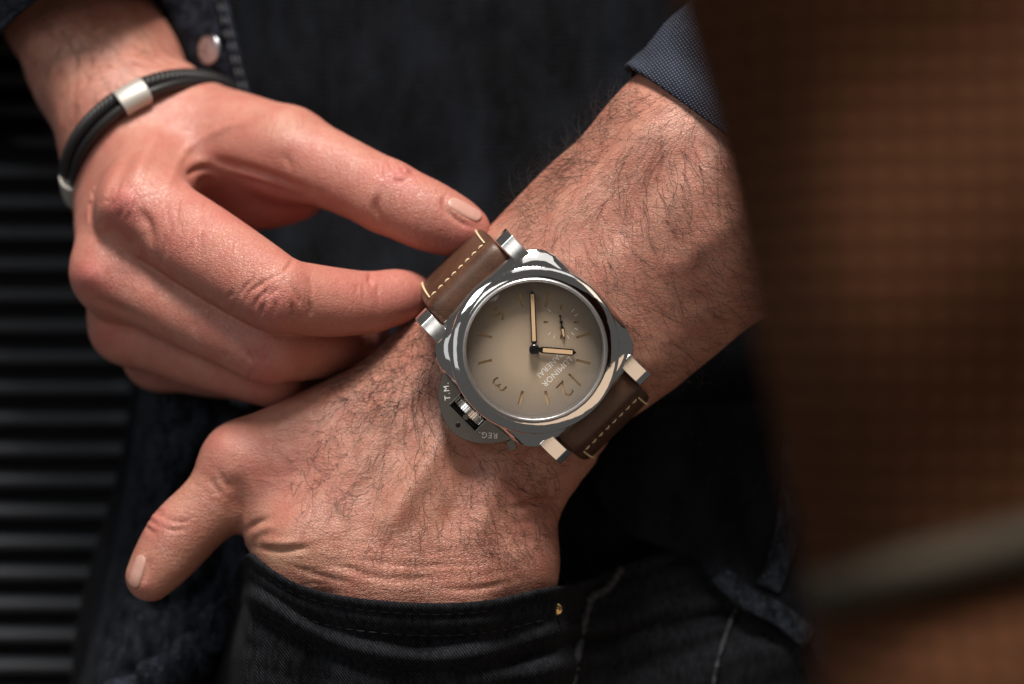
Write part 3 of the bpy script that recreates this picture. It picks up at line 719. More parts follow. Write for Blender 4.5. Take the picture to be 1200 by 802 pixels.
# small seconds hand
def seconds():
    dx, dy = 5, 27; x = (-dx + dy) * 0.7071; y = (dx + dy) * 0.7071; l = math.hypot(x, y); c, s_ = x / l, y / l
    f = lambda pts: [(-9.8 + px * c - py * s_, px * s_ + py * c) for px, py in pts]
    o = wpart('seconds_hand', *prism(f([(-1.6, -.12), (0, -.14), (1.0, -.16), (1.9, -.5), (3.6, -.38), (4.6, 0), (3.6, .38), (1.9, .5), (1.0, .16), (0, .14), (-1.6, .12)]), 0.5, 0.7), M_BLACKM, smooth=False)
    wpart('lume', *prism(f([(1.7, -.22), (2.0, -.30), (3.5, -.2), (4.0, 0), (3.5, .2), (2.0, .30), (1.7, .22)]), 0.6, 0.74), M_LUME, o, False)
    for cx in (0.0, -1.6):
        vs, fs = prism([(-9.8 + cx * c + (.42 if cx == 0 else .3) * math.cos(t), cx * s_ + (.42 if cx == 0 else .3) * math.sin(t)) for t in np.linspace(0, 2 * math.pi, 16, endpoint=False)], 0.45, 0.85)
        wpart('seconds_hub', vs, fs, M_BLACKM, o, False)
seconds()
# lugs
for sx in (-1, 1):
    for sy in (-1, 1):
        prof = [(18.5, -8.0), (18.5, 0.3), (22.0, 0.2), (24.8, -0.9), (26.6, -3.2), (26.9, -6.0), (25.6, -8.0)]
        x0, x1 = 12.45, 16.6
        vs = [(sx * x0, sy * y, z) for y, z in prof] + [(sx * x1, sy * y, z) for y, z in prof]; m = len(prof)
        fs = [tuple(range(m)), tuple(range(m, 2 * m))[::-1]] + [(i, (i + 1) % m, m + (i + 1) % m, m + i) for i in range(m)]
        wpart('lug', vs, fs, M_LUG, bevel=0.25)
# crown guard with window, crown and lever
arc = []
for t in np.linspace(0, 1, 40):
    q = catmull([(20.2, -12.3), (22.4, -11.2), (26.2, -8.6), (29.0, -4.6), (30.3, 0.2), (29.2, 4.6), (26.4, 8.6), (22.6, 11.6), (19.8, 12.9)], 6)[int(t * 48)]; arc.append(tuple(q))
inner = [(19.8, 4.5), (25.8, 4.5), (25.8, -5.1), (19.8, -5.1)]
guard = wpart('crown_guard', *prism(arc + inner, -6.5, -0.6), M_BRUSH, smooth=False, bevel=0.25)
local_text('guard_lettering', 'T.M.', 2.1, 23.75, -8.0, -0.585, (-0.62, -0.78), M_LETTER, parent=guard, extrude=0.01, spacing=1.25)
local_text('guard_lettering', 'REG.', 2.1, 24.2, 7.6, -0.585, (0.66, -0.75), M_LETTER, parent=guard, extrude=0.01, spacing=1.2)
def gear():
    vs, fs = [], []; n = 34
    prof = [(22.2, 0.86), (22.5, 1.0), (24.3, 1.0), (24.6, .86)]
    for i in range(n * 4):
        a = 2 * math.pi * i / (n * 4); r = 4.5 * (1.0 if i % 4 in (1, 2) else 0.84)
        for x, k in prof: vs.append((x, r * k * math.cos(a), -4.2 + r * k * math.sin(a)))
    m = len(prof); T = n * 4
    for i in range(T):
        for j in range(m - 1): fs.append((i * m + j, ((i + 1) % T) * m + j, ((i + 1) % T) * m + j + 1, i * m + j + 1))
    fs.append(tuple(i * m for i in range(T))); fs.append(tuple(i * m + m - 1 for i in range(T))[::-1]); return vs, fs
wpart('crown', *gear(), M_KNURL, smooth=False)
wpart('crown_tube', *boxv(21.0, 25.7, -5.0, 4.4, -6.4, -5.6), M_BLACKM, guard, False)
wpart('lever', *boxv(25.0, 25.75, -4.6, 4.0, -5.5, -2.4), M_BLACKM, guard, False, bevel=0.15)
lv, lf = prism([(25.1 + 0.75 * math.cos(t), 0.2 + 0.75 * math.sin(t)) for t in np.linspace(0, 2 * math.pi, 20, endpoint=False)], -3.0, -1.2)
wpart('lever_cam', lv, lf, M_BRUSH, guard, False)
wpart('lever_tip', *prism([(20.4, 13.0), (22.4, 12.2), (23.5, 14.6), (21.6, 15.6)], -4.4, -2.6), M_BRUSH, smooth=False, bevel=0.2)
pv, pf = lathe([(0.001, 0), (0.42, 0), (0.62, 0.03), (0.66, 0.0)], 20)
pin = wpart('lever_pin', pv, pf, M_BLACKM, guard); pin.location = (27.9 * .001, 0.2 * .001, -0.57 * .001)
for y in (4.45, -5.05):
    wpart('window_edge', *boxv(22.0, 25.75, y - 0.12, y + 0.12, -1.2, -0.55), M_STEEL, guard, False)
# leather strap: closed loop round the wrist, in two tapered halves
def strap_path(sy):
    pts = [(20.5, -3.4), (23.0, -3.3), (25.7, -4.1), (28.3, -6.8), (30.3, -11.2), (31.7, -17.5), (32.3, -26), (32.2, -36), (28.5, -46), (21, -54.5), (11, -58.5), (0, -59.5)]
    return [(0, sy * (y if sy > 0 or y < 24.5 else 24.5 + (y - 24.5) * 0.56), z) for y, z in catmull(pts, 8)]
def strap(sy):
    path = np.array(strap_path(sy)); L = np.concatenate([[0], np.cumsum(np.linalg.norm(np.diff(path, axis=0), axis=1))])
    tan = np.gradient(path, axis=0); tan /= np.linalg.norm(tan, axis=1)[:, None]
    nrm = np.stack([np.zeros(len(path)), -tan[:, 2] * 1, tan[:, 1]], 1); nrm *= np.sign((nrm[:, 2] + nrm[:, 1] * sy))[:, None]
    vs, fs = [], []; NS = 32
    def half(l): return (12.25 if l < 8 else 12.25 - 1.25 * sstep(8, 40, l), 2.35 - 0.85 * sstep(5.0, 7.5, l) + 0.0)
    for p, nn, l in zip(path, nrm, L):
        w, t = half(float(l)); w = float(w); t = float(t)
        for i in range(NS):
            a = 2 * math.pi * i / NS; e = 0.32
            cx = math.copysign(abs(math.cos(a)) ** e, math.cos(a)) * w; cz = math.copysign(abs(math.sin(a)) ** (0.55), math.sin(a)) * t
            q = p + nn * cz; vs.append((cx, q[1], q[2]))
    for k in range(len(path) - 1):
        for i in range(NS): fs.append((k * NS + i, k * NS + (i + 1) % NS, (k + 1) * NS + (i + 1) % NS, (k + 1) * NS + i))
    fs.append(tuple(range(NS))); fs.append(tuple(range((len(path) - 1) * NS, len(path) * NS)))
    o = wpart('strap', vs, fs, M_LEATHER, auto=80)
    # stitches: a row across and rows along both edges
    def at(l, x, lift):
        i = int(np.searchsorted(L, l)) ; i = min(max(i, 1), len(L) - 1); f = (l - L[i - 1]) / (L[i] - L[i - 1]); p = path[i - 1] * (1 - f) + path[i] * f; nn = nrm[i - 1] * (1 - f) + nrm[i] * f
        w, t = half(float(l)); q = p + nn * (float(t) + lift); return np.array([x, q[1], q[2]]), nn
    sv, sf = [], []
    def stitch(l0, x0, l1, x1):
        P_ = []
        for f in np.linspace(0, 1, 6):
            p, nn = at(l0 + (l1 - l0) * f, x0 + (x1 - x0) * f, 0.02 + 0.16 * math.sin(math.pi * f)); P_.append(p)
        P_ = np.array(P_); b0 = len(sv); tn = np.gradient(P_, axis=0); tn /= np.linalg.norm(tn, axis=1)[:, None]
        for q, t_, f in zip(P_, tn, np.linspace(0, 1, 6)):
            a1 = np.cross(t_, nn); a1 /= np.linalg.norm(a1); r = 0.27 * (0.55 + 0.45 * math.sin(math.pi * f))
            for j in range(6):
                a = j * math.pi / 3; sv.append(tuple(q + r * (a1 * math.cos(a) + nn * math.sin(a))))
        for k in range(5):
            for j in range(6): sf.append((b0 + k * 6 + j, b0 + k * 6 + (j + 1) % 6, b0 + (k + 1) * 6 + (j + 1) % 6, b0 + (k + 1) * 6 + j))
    l0 = 7.7; xs = np.linspace(-9.8, 9.8, 9)
    for a, b in zip(xs[:-1], xs[1:]): stitch(l0, a + 0.45, l0 + 0.08, b - 0.45)
    for sx in (-1, 1):
        for i in range(30):
            a = l0 + 0.1 + i * 1.25; stitch(a, sx * 10.0, a + 0.95, sx * 10.0)
    wpart('stitching', sv, sf, M_THREAD, o)
    return o
strap(1); strap(-1)
# ------------------------------------------------------------------ bracelet round the other wrist
M_CORD = NT('black_cord').p(Base_Color=(0.008, 0.0075, 0.008, 1), Roughness=0.5)
M_SILVER = NT('brushed_silver').p(Base_Color=(0.46, 0.44, 0.40, 1), Metallic=0.5, Roughness=0.5)
bracelet = empty('bracelet', tuple(wm(P(188, 178, 77)))); tag(bracelet, 'braided black leather bracelet with silver clasps round the bare wrist', 'bracelet')
bpy.context.view_layer.update()
def bchild(name, me, mat):
    o = link(name, me, mat); o.parent = bracelet; o.matrix_parent_inverse = bracelet.matrix_world.inverted(); return o
def tube(path, r, n=10, closed=False, flat=1.0, upv=(0, -1, 0)):
    path = np.asarray(path, float); m = len(path); tn = (np.roll(path, -1, 0) - np.roll(path, 1, 0)) if closed else np.gradient(path, axis=0); tn /= np.linalg.norm(tn, axis=1)[:, None]
    up = np.asarray(upv, float); up = np.broadcast_to(up, path.shape) if up.ndim == 1 else up
    a1 = np.cross(tn, up); a1 /= np.linalg.norm(a1, axis=1)[:, None] + 1e-9; a2 = np.cross(a1, tn); r = np.broadcast_to(r, (m,))
    vs = []
    for i in range(m):
        for j in range(n):
            t = 2 * math.pi * j / n; vs.append(path[i] + a1[i] * math.cos(t) * r[i] + a2[i] * math.sin(t) * r[i] * flat)
    fs = []
    for i in range(m if closed else m - 1):
        for j in range(n): fs.append((i * n + j, i * n + (j + 1) % n, ((i + 1) % m) * n + (j + 1) % n, ((i + 1) % m) * n + j))
    if not closed: fs += [tuple(range(n))[::-1], tuple(range((m - 1) * n, m * n))]
    return vs, fs
def loop_pts(off, n=200):
    c = P(188 + off[0], 178 + off[1], 62 + RB + off[2]); e1 = P(265, 98, 79) - P(177, 166, 79); e2 = P(136, 125, 77) - P(177, 166, 77); e2[1] = -31
    t = np.linspace(0, 2 * math.pi, n, endpoint=False)
    return c + np.cos(t)[:, None] * e1 + np.sin(t)[:, None] * e2, c
for off, r in (((-4, -4, 1), 2.15), ((6, 5, -1), 1.45)):
    lp, c = loop_pts(off); rad = lp - c; rad /= np.linalg.norm(rad, axis=1)[:, None]
    tn = np.roll(lp, -1, 0) - np.roll(lp, 1, 0); tn /= np.linalg.norm(tn, axis=1)[:, None]; sd = np.cross(tn, rad)
    if off[0] < 0:
        vs, fs = [], []
        n = 900; idx = np.linspace(0, 200, n, endpoint=False); i0 = idx.astype(int) % 200; f = (idx % 1)[:, None]; i1 = (i0 + 1) % 200
        mid = lp[i0] * (1 - f) + lp[i1] * f; rr = rad[i0]; ss = sd[i0]
        for k in range(4):                      # four strands plaited round each other
            ph = np.arange(n) / n * 2 * math.pi * 30 + k * math.pi / 2
            q = mid + (rr * (np.sin(ph) * 1.15)[:, None] + ss * (np.cos(ph) * 1.35)[:, None])
            v, f_ = tube(q, 0.92, 6, True, 1.0, rr); b = len(vs); vs += list(v); fs += [tuple(b + i for i in g) for g in f_]
        bchild('braided_cord', mesh_from('braided_cord', wm(np.array(vs)), fs), M_CORD)
    else:
        v, f_ = tube(lp, r, 10, True, 1.15, rad); bchild('plain_cord', mesh_from('plain_cord', wm(np.array(v)), f_), M_CORD)
lp, c = loop_pts((2, 1.5, 0), 400); rad = lp - c; rad /= np.linalg.norm(rad, axis=1)[:, None]
pxl, pyl = to_px(lp)
for tx, ty, half in ((152, 106, 9), (86, 222, 10)):
    i = int(np.argmin((pxl - tx) ** 2 + (pyl - ty) ** 2 + 0))
    ii = [(i + q) % 400 for q in range(-half, half + 1)]; seg = lp[ii]
    v, f_ = tube(seg, 4.1, 14, False, 0.78, rad[ii]); o = bchild('clasp', mesh_from('clasp', wm(np.array(v)), f_, True), M_SILVER)
    for p_ in o.data.polygons: p_.use_smooth = len(p_.vertices) == 4

# ------------------------------------------------------------------ clothes
def cloth_mat(name, c0, c1, scale_wear=60, twill=None, speck=0.3, rough=0.85, weave_scale=1300, weave=0.6):
    s = NT(name); co = s.coords('Object'); w = s.noise(s.mapping(co, (1.6, 1, 0.7)), scale_wear, 5, 0.68); f = s.noise(co, 900, 3, 0.7)
    col = s.mix(s.ramp(w, [(0.38, 0), (0.72, 1)]), c0 + (1,), c1 + (1,))
    sp = s.ramp(f, [(0.58, 0), (0.75, 1)])
    col = s.mix(s.math('MULTIPLY', sp, speck), col, tuple(4.5 * q + 0.004 for q in c1) + (1,))
    if twill:
        m = s.mapping(co, (1, 1, 1), (0, math.radians(twill), 0)); wv = s.n('ShaderNodeTexWave', {'Vector': m, 'Scale': weave_scale / 6.28, 'Distortion': 1.6, 'Detail': 2.0, 'Detail Scale': 1.5}, bands_direction='X').outputs['Fac']
        brk = s.noise(s.mapping(co, (900, 900, 250), (0, math.radians(twill), 0)), 1.0, 2, 0.6)
        wv = s.math('MULTIPLY', wv, s.ramp(brk, [(0.35, 0.1), (0.65, 1.0)]))
        col = s.mix(s.math('MULTIPLY', wv, 0.75), col, tuple(3.2 * q + 0.006 for q in c1) + (1,))
    else:
        a = s.n('ShaderNodeTexWave', {'Vector': co, 'Scale': weave_scale / 6.28, 'Distortion': 0.6, 'Detail': 1.0}, bands_direction='X').outputs['Fac']
        b = s.n('ShaderNodeTexWave', {'Vector': co, 'Scale': weave_scale / 6.28, 'Distortion': 0.6, 'Detail': 1.0}, bands_direction='Z').outputs['Fac']
        wv = s.math('MULTIPLY', a, b)
    h = s.math('ADD', wv, s.math('MULTIPLY', f, 0.8))
    return s.p(Base_Color=col, Roughness=rough, Normal=s.bump(h, weave, 0.0003), Sheen_Weight=0.01, Sheen_Roughness=0.5, Specular_IOR_Level=0.08)
M_SHIRT = cloth_mat('dark_denim_shirt', (0.0018, 0.002, 0.0026), (0.0085, 0.0102, 0.0142), 45)
M_JEANS = cloth_mat('black_blue_denim', (0.0022, 0.0024, 0.0030), (0.0080, 0.0088, 0.0110), 60, twill=38, weave_scale=1500 * 2, speck=0.2)
M_WORN = cloth_mat('worn_denim', (0.004, 0.005, 0.0075), (0.030, 0.036, 0.052), 240, speck=0.6)
M_WORN2 = cloth_mat('dark_worn_denim', (0.003, 0.0036, 0.005), (0.025, 0.030, 0.040), 200, speck=0.6)
M_STITCH = NT('grey_thread').p(Base_Color=(0.085, 0.085, 0.09, 1), Roughness=0.9)
def vnoise(x, y, seed=0):
    """smooth value noise"""
    r = np.random.default_rng(seed).random((64, 64)); xi = np.floor(x).astype(int); yi = np.floor(y).astype(int); fx = x - xi; fy = y - yi; fx = fx * fx * (3 - 2 * fx); fy = fy * fy * (3 - 2 * fy)
    g = lambda i, j: r[i % 64, j % 64]
    return (g(xi, yi) * (1 - fx) + g(xi + 1, yi) * fx) * (1 - fy) + (g(xi, yi + 1) * (1 - fx) + g(xi + 1, yi + 1) * fx) * fy - 0.5
def torso_d(x, y):
    """depth (mm) of the shirt front at places of the picture"""
    base = 92 - 40 * sstep(150, 720, y); cx, a = 610 + 0 * y, 470 - 30 * sstep(700, 200, y) + 55 * sstep(480, 800, y)
    u = np.clip((x - cx) / a, -0.999, 0.999)
    d = base + 10 + 62 * (1 - np.sqrt(1 - u * u))
    fold = 5 * vnoise(x / 90 + 3, y / 210 + 1, 1) + 3.2 * vnoise(x / 40 + y / 160, y / 120, 2) + 1.2 * vnoise(x / 16, y / 40, 3)
    return d + fold
def surf_grid(PXg, PYg, Dg, name, mat, parent=None, thick=1.2, sub=1):
    h, w = PXg.shape; s = K * (D + Dg) / D
    pts = np.stack([(PXg - 600) * s, Dg, (401 - PYg) * s], -1).reshape(-1, 3)
    fs = [(i * w + j, i * w + j + 1, (i + 1) * w + j + 1, (i + 1) * w + j) for i in range(h - 1) for j in range(w - 1)]
    o = child(name, mesh_from(name, wm(pts), fs), mat)
    if parent is not None: o.parent = parent; o.matrix_parent_inverse = parent.matrix_world.inverted()
    if thick:
        md = o.modifiers.new('thick', 'SOLIDIFY'); md.thickness = thick * 0.001; md.offset = 0
    if sub:
        md = o.modifiers.new('sub', 'SUBSURF'); md.levels = sub; md.render_levels = sub
    return o
# shirt front
u = np.linspace(-1, 1, 150); yy = np.linspace(-140, 900, 130)
PXg = np.zeros((len(yy), len(u))); PYg = np.zeros_like(PXg)
for i, y in enumerate(yy):
    a = 470 - 30 * sstep(700, 200, y) + 55 * sstep(480, 800, y); PXg[i] = 610 + a * np.sin(u * math.pi / 2) * 0.9995; PYg[i] = y
shirt = surf_grid(PXg, PYg, torso_d(PXg, PYg), 'shirt', M_SHIRT)
def depth_map():
    """front of the pocketed hand on a coarse raster, for the cloth that lies over it"""
    nx, ny = 220, 180; m = np.full((nx, ny), np.nan); i = np.clip((PX / 6).astype(int), 0, nx - 1); j = np.clip((PY / 6).astype(int), 0, ny - 1)
    z = np.full((nx, ny), 1e9); ok = ~isR & (PY > 600); np.minimum.at(z, (i[ok], j[ok]), V0[ok, 1]); return z
ZM = depth_map()
def jeans_base(x, y): return torso_d(x, y) * 0 + 50 + 10 * sstep(760, 640, y) + 95 * (1 - np.sqrt(1 - np.clip((x - 640) / 640, -.99, .99) ** 2)) + 2.5 * vnoise(x / 60, y / 26, 5)
gxs, gys = np.meshgrid(np.arange(220) * 6 + 3, np.arange(180) * 6 + 3, indexing='ij')
DM = np.minimum(jeans_base(gxs.astype(float), gys.astype(float)), np.where(ZM < 500, ZM - 3.5, 1e3)); LIM = DM.copy()
for _ in range(26):
    q = DM.copy(); q[1:-1, 1:-1] = (DM[1:-1, 1:-1] * 2 + DM[2:, 1:-1] + DM[:-2, 1:-1] + DM[1:-1, 2:] + DM[1:-1, :-2]) / 6; DM = np.minimum(q, LIM)
def dmap(M, x, y):
    fx = np.clip((x - 3) / 6, 0, 218); fy = np.clip((y - 3) / 6, 0, 178); i = fx.astype(int); j = fy.astype(int); a = fx - i; b = fy - j
    return M[i, j] * (1 - a) * (1 - b) + M[i + 1, j] * a * (1 - b) + M[i, j + 1] * (1 - a) * b + M[i + 1, j + 1] * a * b
top = catmull([(120, 850), (196, 806), (238, 748), (262, 704), (280, 668), (291, 649), (303, 655), (322, 669), (352, 685), (400, 698), (460, 705), (520, 707), (580, 702), (632, 690), (680, 682), (740, 660), (800, 640), (900, 632), (1040, 640)], 10)
rows = np.concatenate([np.linspace(0, 0.16, 14), np.linspace(0.18, 1, 42)])
TX, TY = top[:, 0], top[:, 1]; BX = np.interp(np.linspace(0, 1, len(TX)), [0, .25, .65, 1], [60, 230, 660, 1060]); BY = np.full(len(TX), 960.0)
PXg = TX[None] * (1 - rows[:, None]) + BX[None] * rows[:, None]; PYg = TY[None] * (1 - rows[:, None]) + BY[None] * rows[:, None]
dist = (PYg - TY[None])
def jeans_d(PXg, PYg, dist):
    d = dmap(DM, PXg, PYg)
    hem = np.exp(-((dist - 5) / 5.5) ** 2) * -1.1 + np.exp(-((dist - 15) / 3.5) ** 2) * 1.0 + np.exp(-((dist - 24) / 8) ** 2) * -0.5
    fold = -3.0 * np.exp(-((dist - 58 - 8 * np.sin(PXg / 60)) / 9) ** 2) + 2.0 * np.exp(-((dist - 76 - 8 * np.sin(PXg / 60)) / 8) ** 2) + 5 * vnoise(PXg / 150 + PYg / 300, dist / 22, 8) * sstep(18, 45, dist) + 1.6 * vnoise(PXg / 55, dist / 12 + PXg / 140, 9) * sstep(15, 40, dist)
    return d + hem * 0.9 + fold - 0.6
jeans = surf_grid(PXg, PYg, jeans_d(PXg, PYg, dist), 'jeans', M_JEANS, thick=1.6)
# stitch rows along the pocket, the frayed side seam and the fly
JB = None
def on_jeans(x, y):
    ty = np.interp(x, TX[(TX > 285)], TY[(TX > 285)]); x = np.asarray(x, float); y = np.asarray(y, float)
    return jeans_d(x, y, y - ty)
def thread_row(name, xs, ys, parent, mat, r=0.28, stitch=2.4, gap=0.9, lift=1.3, df=None):
    pts = np.array([P(x, y, float((df or on_jeans)(np.array([x]), np.array([y]))[0]) - lift) for x, y in zip(xs, ys)])
    L = np.concatenate([[0], np.cumsum(np.linalg.norm(np.diff(pts, axis=0), axis=1))]); at = lambda l: np.array([np.interp(l, L, pts[:, c]) for c in range(3)])
    vs, fs = [], []; l = 0.0
    while l + stitch < L[-1]:
        q = [at(l + stitch * f) + np.array([0, -0.22 * math.sin(math.pi * f), 0]) for f in np.linspace(0, 1, 5)]
        v, f_ = tube(q, np.array([.5, .9, 1, .9, .5]) * r, 5); b = len(vs); vs += list(v); fs += [tuple(b + i for i in g) for g in f_]; l += stitch + gap
    o = child(name, mesh_from(name, wm(np.array(vs)), fs), mat); o.parent = parent; o.matrix_parent_inverse = parent.matrix_world.inverted(); return o
M_DTHREAD = NT('dark_thread').p(Base_Color=(0.014, 0.015, 0.019, 1), Roughness=0.9)
for off in (13.0, 38.0):
    xs = np.linspace(300, 640, 160); ys = np.interp(xs, TX[TX > 285], TY[TX > 285]) + off; thread_row('pocket_stitching', xs, ys, jeans, M_DTHREAD, 0.2)
# side seam: a raised frayed welt
def welt(name, line, r, mat, parent, df, lift=0.3, jit=0.25):
    q = catmull(line, 26); vs = []
    pts = np.array([P(x, y, float(df(np.array([x]), np.array([y]))[0]) - lift) for x, y in q]); pts = pts + rng.normal(size=pts.shape) * jit * 0.2
    v, f = tube(pts, r * (1 + 0.35 * rng.normal(size=len(pts)).clip(-1, 1)), 8)
    o = child(name, mesh_from(name, wm(np.array(v)), f), mat); o.parent = parent; o.matrix_parent_inverse = parent.matrix_world.inverted(); return o
M_FRAY = cloth_mat('frayed_seam', (0.03, 0.032, 0.036), (0.085, 0.085, 0.09), 700, speck=0.5)
welt('side_seam', [(727, 668), (712, 690), (694, 700), (684, 730), (676, 770), (668, 830)], 1.0, M_FRAY, jeans, on_jeans, 1.7)
welt('fly_seam', [(868, 700), (852, 740), (838, 790), (832, 840)], 0.5, M_FRAY, jeans, on_jeans, 1.6)
# rivet
def rivet(px, py, d, r, name, mat, parent, dome=0.6):
    prof = [(r * 1.0, 0), (r, 0.35), (r * .9, 0.6), (r * 0.62, 0.72), (r * 0.55, 0.62), (r * .35, .9 * dome + .35), (0.001, dome + .45)]
    vs, fs = lathe(prof, 28); c = P(px, py, d); V_ = [c + np.array([x, -z, y]) for x, y, z in vs]
    o = child(name, mesh_from(name, wm(np.array(V_)), fs), mat); o.parent = parent; o.matrix_parent_inverse = parent.matrix_world.inverted(); return o
M_BRASS = metal('brass', (0.78, 0.52, 0.22), 0.18)
rivet(652, 714, float(on_jeans(np.array([652.]), np.array([714.]))[0]) - 1.2, 1.6, 'rivet', M_BRASS, jeans)
# shirt tail over the jeans at the right, with its hem band
TT = catmull([(690, 560), (722, 618), (770, 640), (812, 656), (838, 690), (868, 710), (914, 730), (946, 756), (975, 810)], 8)
hx, hy = TT[:, 0], TT[:, 1]; rows = np.linspace(0, 1, 30); UX = np.linspace(700, 1060, len(hx)); UY = np.full(len(hx), 470.0)
PXg = hx[None] * (1 - rows[:, None]) + UX[None] * rows[:, None]; PYg = hy[None] * (1 - rows[:, None]) + UY[None] * rows[:, None]
Dg = np.minimum(torso_d(PXg, PYg), jeans_base(PXg, PYg)) - 6 + 2.2 * vnoise(PXg / 45, PYg / 60, 12) + 0.8 * vnoise(PXg / 14, PYg / 18, 13) - 1.0 * np.exp(-((rows[:, None] - 0.06) / 0.05) ** 2)
tail = surf_grid(PXg, PYg, Dg, 'shirt_tail', M_SHIRT, shirt, thick=1.6)
# hem band / placket edge with puckered worn cloth
def band(line, half, d0, name, mat, parent, pucker=0.9, seed=3, df=None):
    q = catmull(line, 14); tn = np.gradient(q, axis=0); tn /= np.linalg.norm(tn, axis=1)[:, None]; nm = np.stack([-tn[:, 1], tn[:, 0]], 1); v = np.linspace(-1, 1, 9)
    X = q[:, 0][None] + nm[:, 0][None] * v[:, None] * half; Y = q[:, 1][None] + nm[:, 1][None] * v[:, None] * half; s_ = np.arange(len(q))[None] + 0 * X
    dd = (df(X, Y) if df else d0 + 0 * X) - d0 * (1 if df else 0) + pucker * vnoise(s_ / 2.3, v[:, None] * 1.2 + 5 + 0 * X, seed) * (1 - 0.5 * np.abs(v[:, None])) * 2 + 0.5 * v[:, None] ** 2
    return surf_grid(X, Y, dd, name, mat, parent, thick=1.4)
tail_df = lambda X, Y: np.minimum(torso_d(X, Y), jeans_base(X, Y)) - 6
band([(940, 440), (934, 520), (926, 600), (916, 650), (900, 690), (868, 722), (905, 745)][:5], 15, 2.5, 'placket_edge', M_WORN2, tail, 1.0, 4, tail_df)
band([(842, 672), (872, 700), (914, 722), (950, 750)], 13, 2.5, 'hem_band', M_WORN2, tail, 1.0, 6, tail_df)
# rumpled shirt tail left of the pocket
L_ = np.linspace(0, 1, 70); yy = np.linspace(430, 900, 60)
PXg = np.zeros((60, 70)); PYg = np.zeros_like(PXg)
for i, y in enumerate(yy):
    x0 = np.interp(y, [430, 470, 600, 700, 790, 900], [172, 165, 143, 122, 98, 70]); PXg[i] = x0 + (350 - x0) * L_; PYg[i] = y
rum = 7 * vnoise(PXg / 48 + PYg / 70, PYg / 60 - PXg / 90, 21) + 5 * vnoise(PXg / 24 - PYg / 60, PYg / 30 + PXg / 60, 22) + 1.6 * vnoise(PXg / 9, PYg / 11, 23)
edge = (PXg - PXg[:, :1]); Dg = 74 + 34 * np.exp(-edge / 16) + rum * 1.25 - 4 * sstep(640, 760, PYg)
side = surf_grid(PXg, PYg, Dg, 'shirt_side', M_WORN2, shirt, thick=1.6)
# rolled fold of cloth beside the pocket
fp = catmull([(330, 640), (300, 690), (262, 730), (225, 770), (180, 800), (130, 830)], 10); pts = np.array([P(x, y, 58 + 2 * math.sin(i * .5)) for i, (x, y) in enumerate(fp)]); pts += rng.normal(size=pts.shape) * 0.5
v, f = tube(pts, 5.5 + 1.2 * np.sin(np.arange(len(pts)) * 0.7), 14); o = child('rolled_edge', mesh_from('rolled_edge', wm(np.array(v)), f), M_WORN); o.parent = shirt; o.matrix_parent_inverse = shirt.matrix_world.inverted()
# ------------------------------------------------------------------ sleeves
def sleeve(rings, name, mat, thick=1.5, seed=1, wr=1.0):
    """rings: list of (centre, axis A, axis B) in mm, first = opening"""
    n = 72; t = np.linspace(0, 2 * math.pi, n, endpoint=False); out = []
    st = [np.concatenate([c, a, b]) for c, a, b in rings]; st = catmull(st, 8)
    for k, q in enumerate(st):
        c, a, b = q[:3], q[3:6], q[6:]; w = 1 + 0.035 * wr * vnoise(t * 3 + 7, np.full(n, k / 3.0), seed) * 2
        w[-1] = w[-1]; out.append(c + (np.cos(t) * w)[:, None] * a + (np.sin(t) * w)[:, None] * b)
    vs = np.concatenate(out); m = len(st); fs = [(k * n + i, k * n + (i + 1) % n, (k + 1) * n + (i + 1) % n, (k + 1) * n + i) for k in range(m - 1) for i in range(n)]
    o = child(name, mesh_from(name, wm(vs), fs), mat); o.parent = shirt; o.matrix_parent_inverse = shirt.matrix_world.inverted()
    md = o.modifiers.new('thick', 'SOLIDIFY'); md.thickness = thick * 0.001; md.offset = 0; md = o.modifiers.new('sub', 'SUBSURF'); md.levels = 1; md.render_levels = 1
    return o
def chambray():
    s = NT('blue_chambray'); co = s.mapping(s.coords('Object'), (1, 1, 1), (0, math.radians(30), 0))
    a = s.n('ShaderNodeTexWave', {'Vector': co, 'Scale': 1.0 / 0.00078 / 6.28 * 2, 'Distortion': 0.7, 'Detail': 1.0, 'Detail Scale': 2.0}, bands_direction='X').outputs['Fac']
    b = s.n('ShaderNodeTexWave', {'Vector': co, 'Scale': 1.0 / 0.00078 / 6.28 * 2, 'Distortion': 0.7, 'Detail': 1.0, 'Detail Scale': 2.0}, bands_direction='Z').outputs['Fac']
    wv = s.math('MULTIPLY', a, b); nz = s.noise(co, 500, 3, 0.6)
    col = s.mix(s.ramp(s.math('MULTIPLY', wv, s.math('ADD', 0.5, nz)), [(0.30, 0), (0.62, 1)]), (0.012, 0.016, 0.027, 1), (0.078, 0.090, 0.115, 1))
    return s.p(Base_Color=col, Roughness=0.9, Normal=s.bump(wv, 0.6, 0.0003), Specular_IOR_Level=0.2)
M_CHAM = chambray()
def ring(c, cd, p1, f1, fd):
    """opening: centre, one side (both given as places of the picture) and its front point"""
    cc = P(*c, cd); return (cc, P(*p1, cd) - cc, P(*f1, fd) - cc)
sleeve([ring((884, 200), 30, (733, 80), (893, 192), -3), ring((930, 155), 30, (778, 36), (940, 148), -5), ring((1010, 80), 31, (860, -36), (1015, 76), -9), ring((1130, -20), 33, (985, -135), (1135, -24), -9)], 'sleeve_cuff', M_CHAM, 1.6, 3, 0.8)
sleeve([ring((75, 80), 112, (-40, 116), (96, -22), 46), ring((55, 25), 116, (-62, 64), (96, -60), 42), ring((20, -80), 124, (-95, -40), (55, -160), 64), ring((-20, -190), 130, (-130, -150), (15, -260), 70)], 'sleeve', M_WORN, 1.6, 5, 1.0)
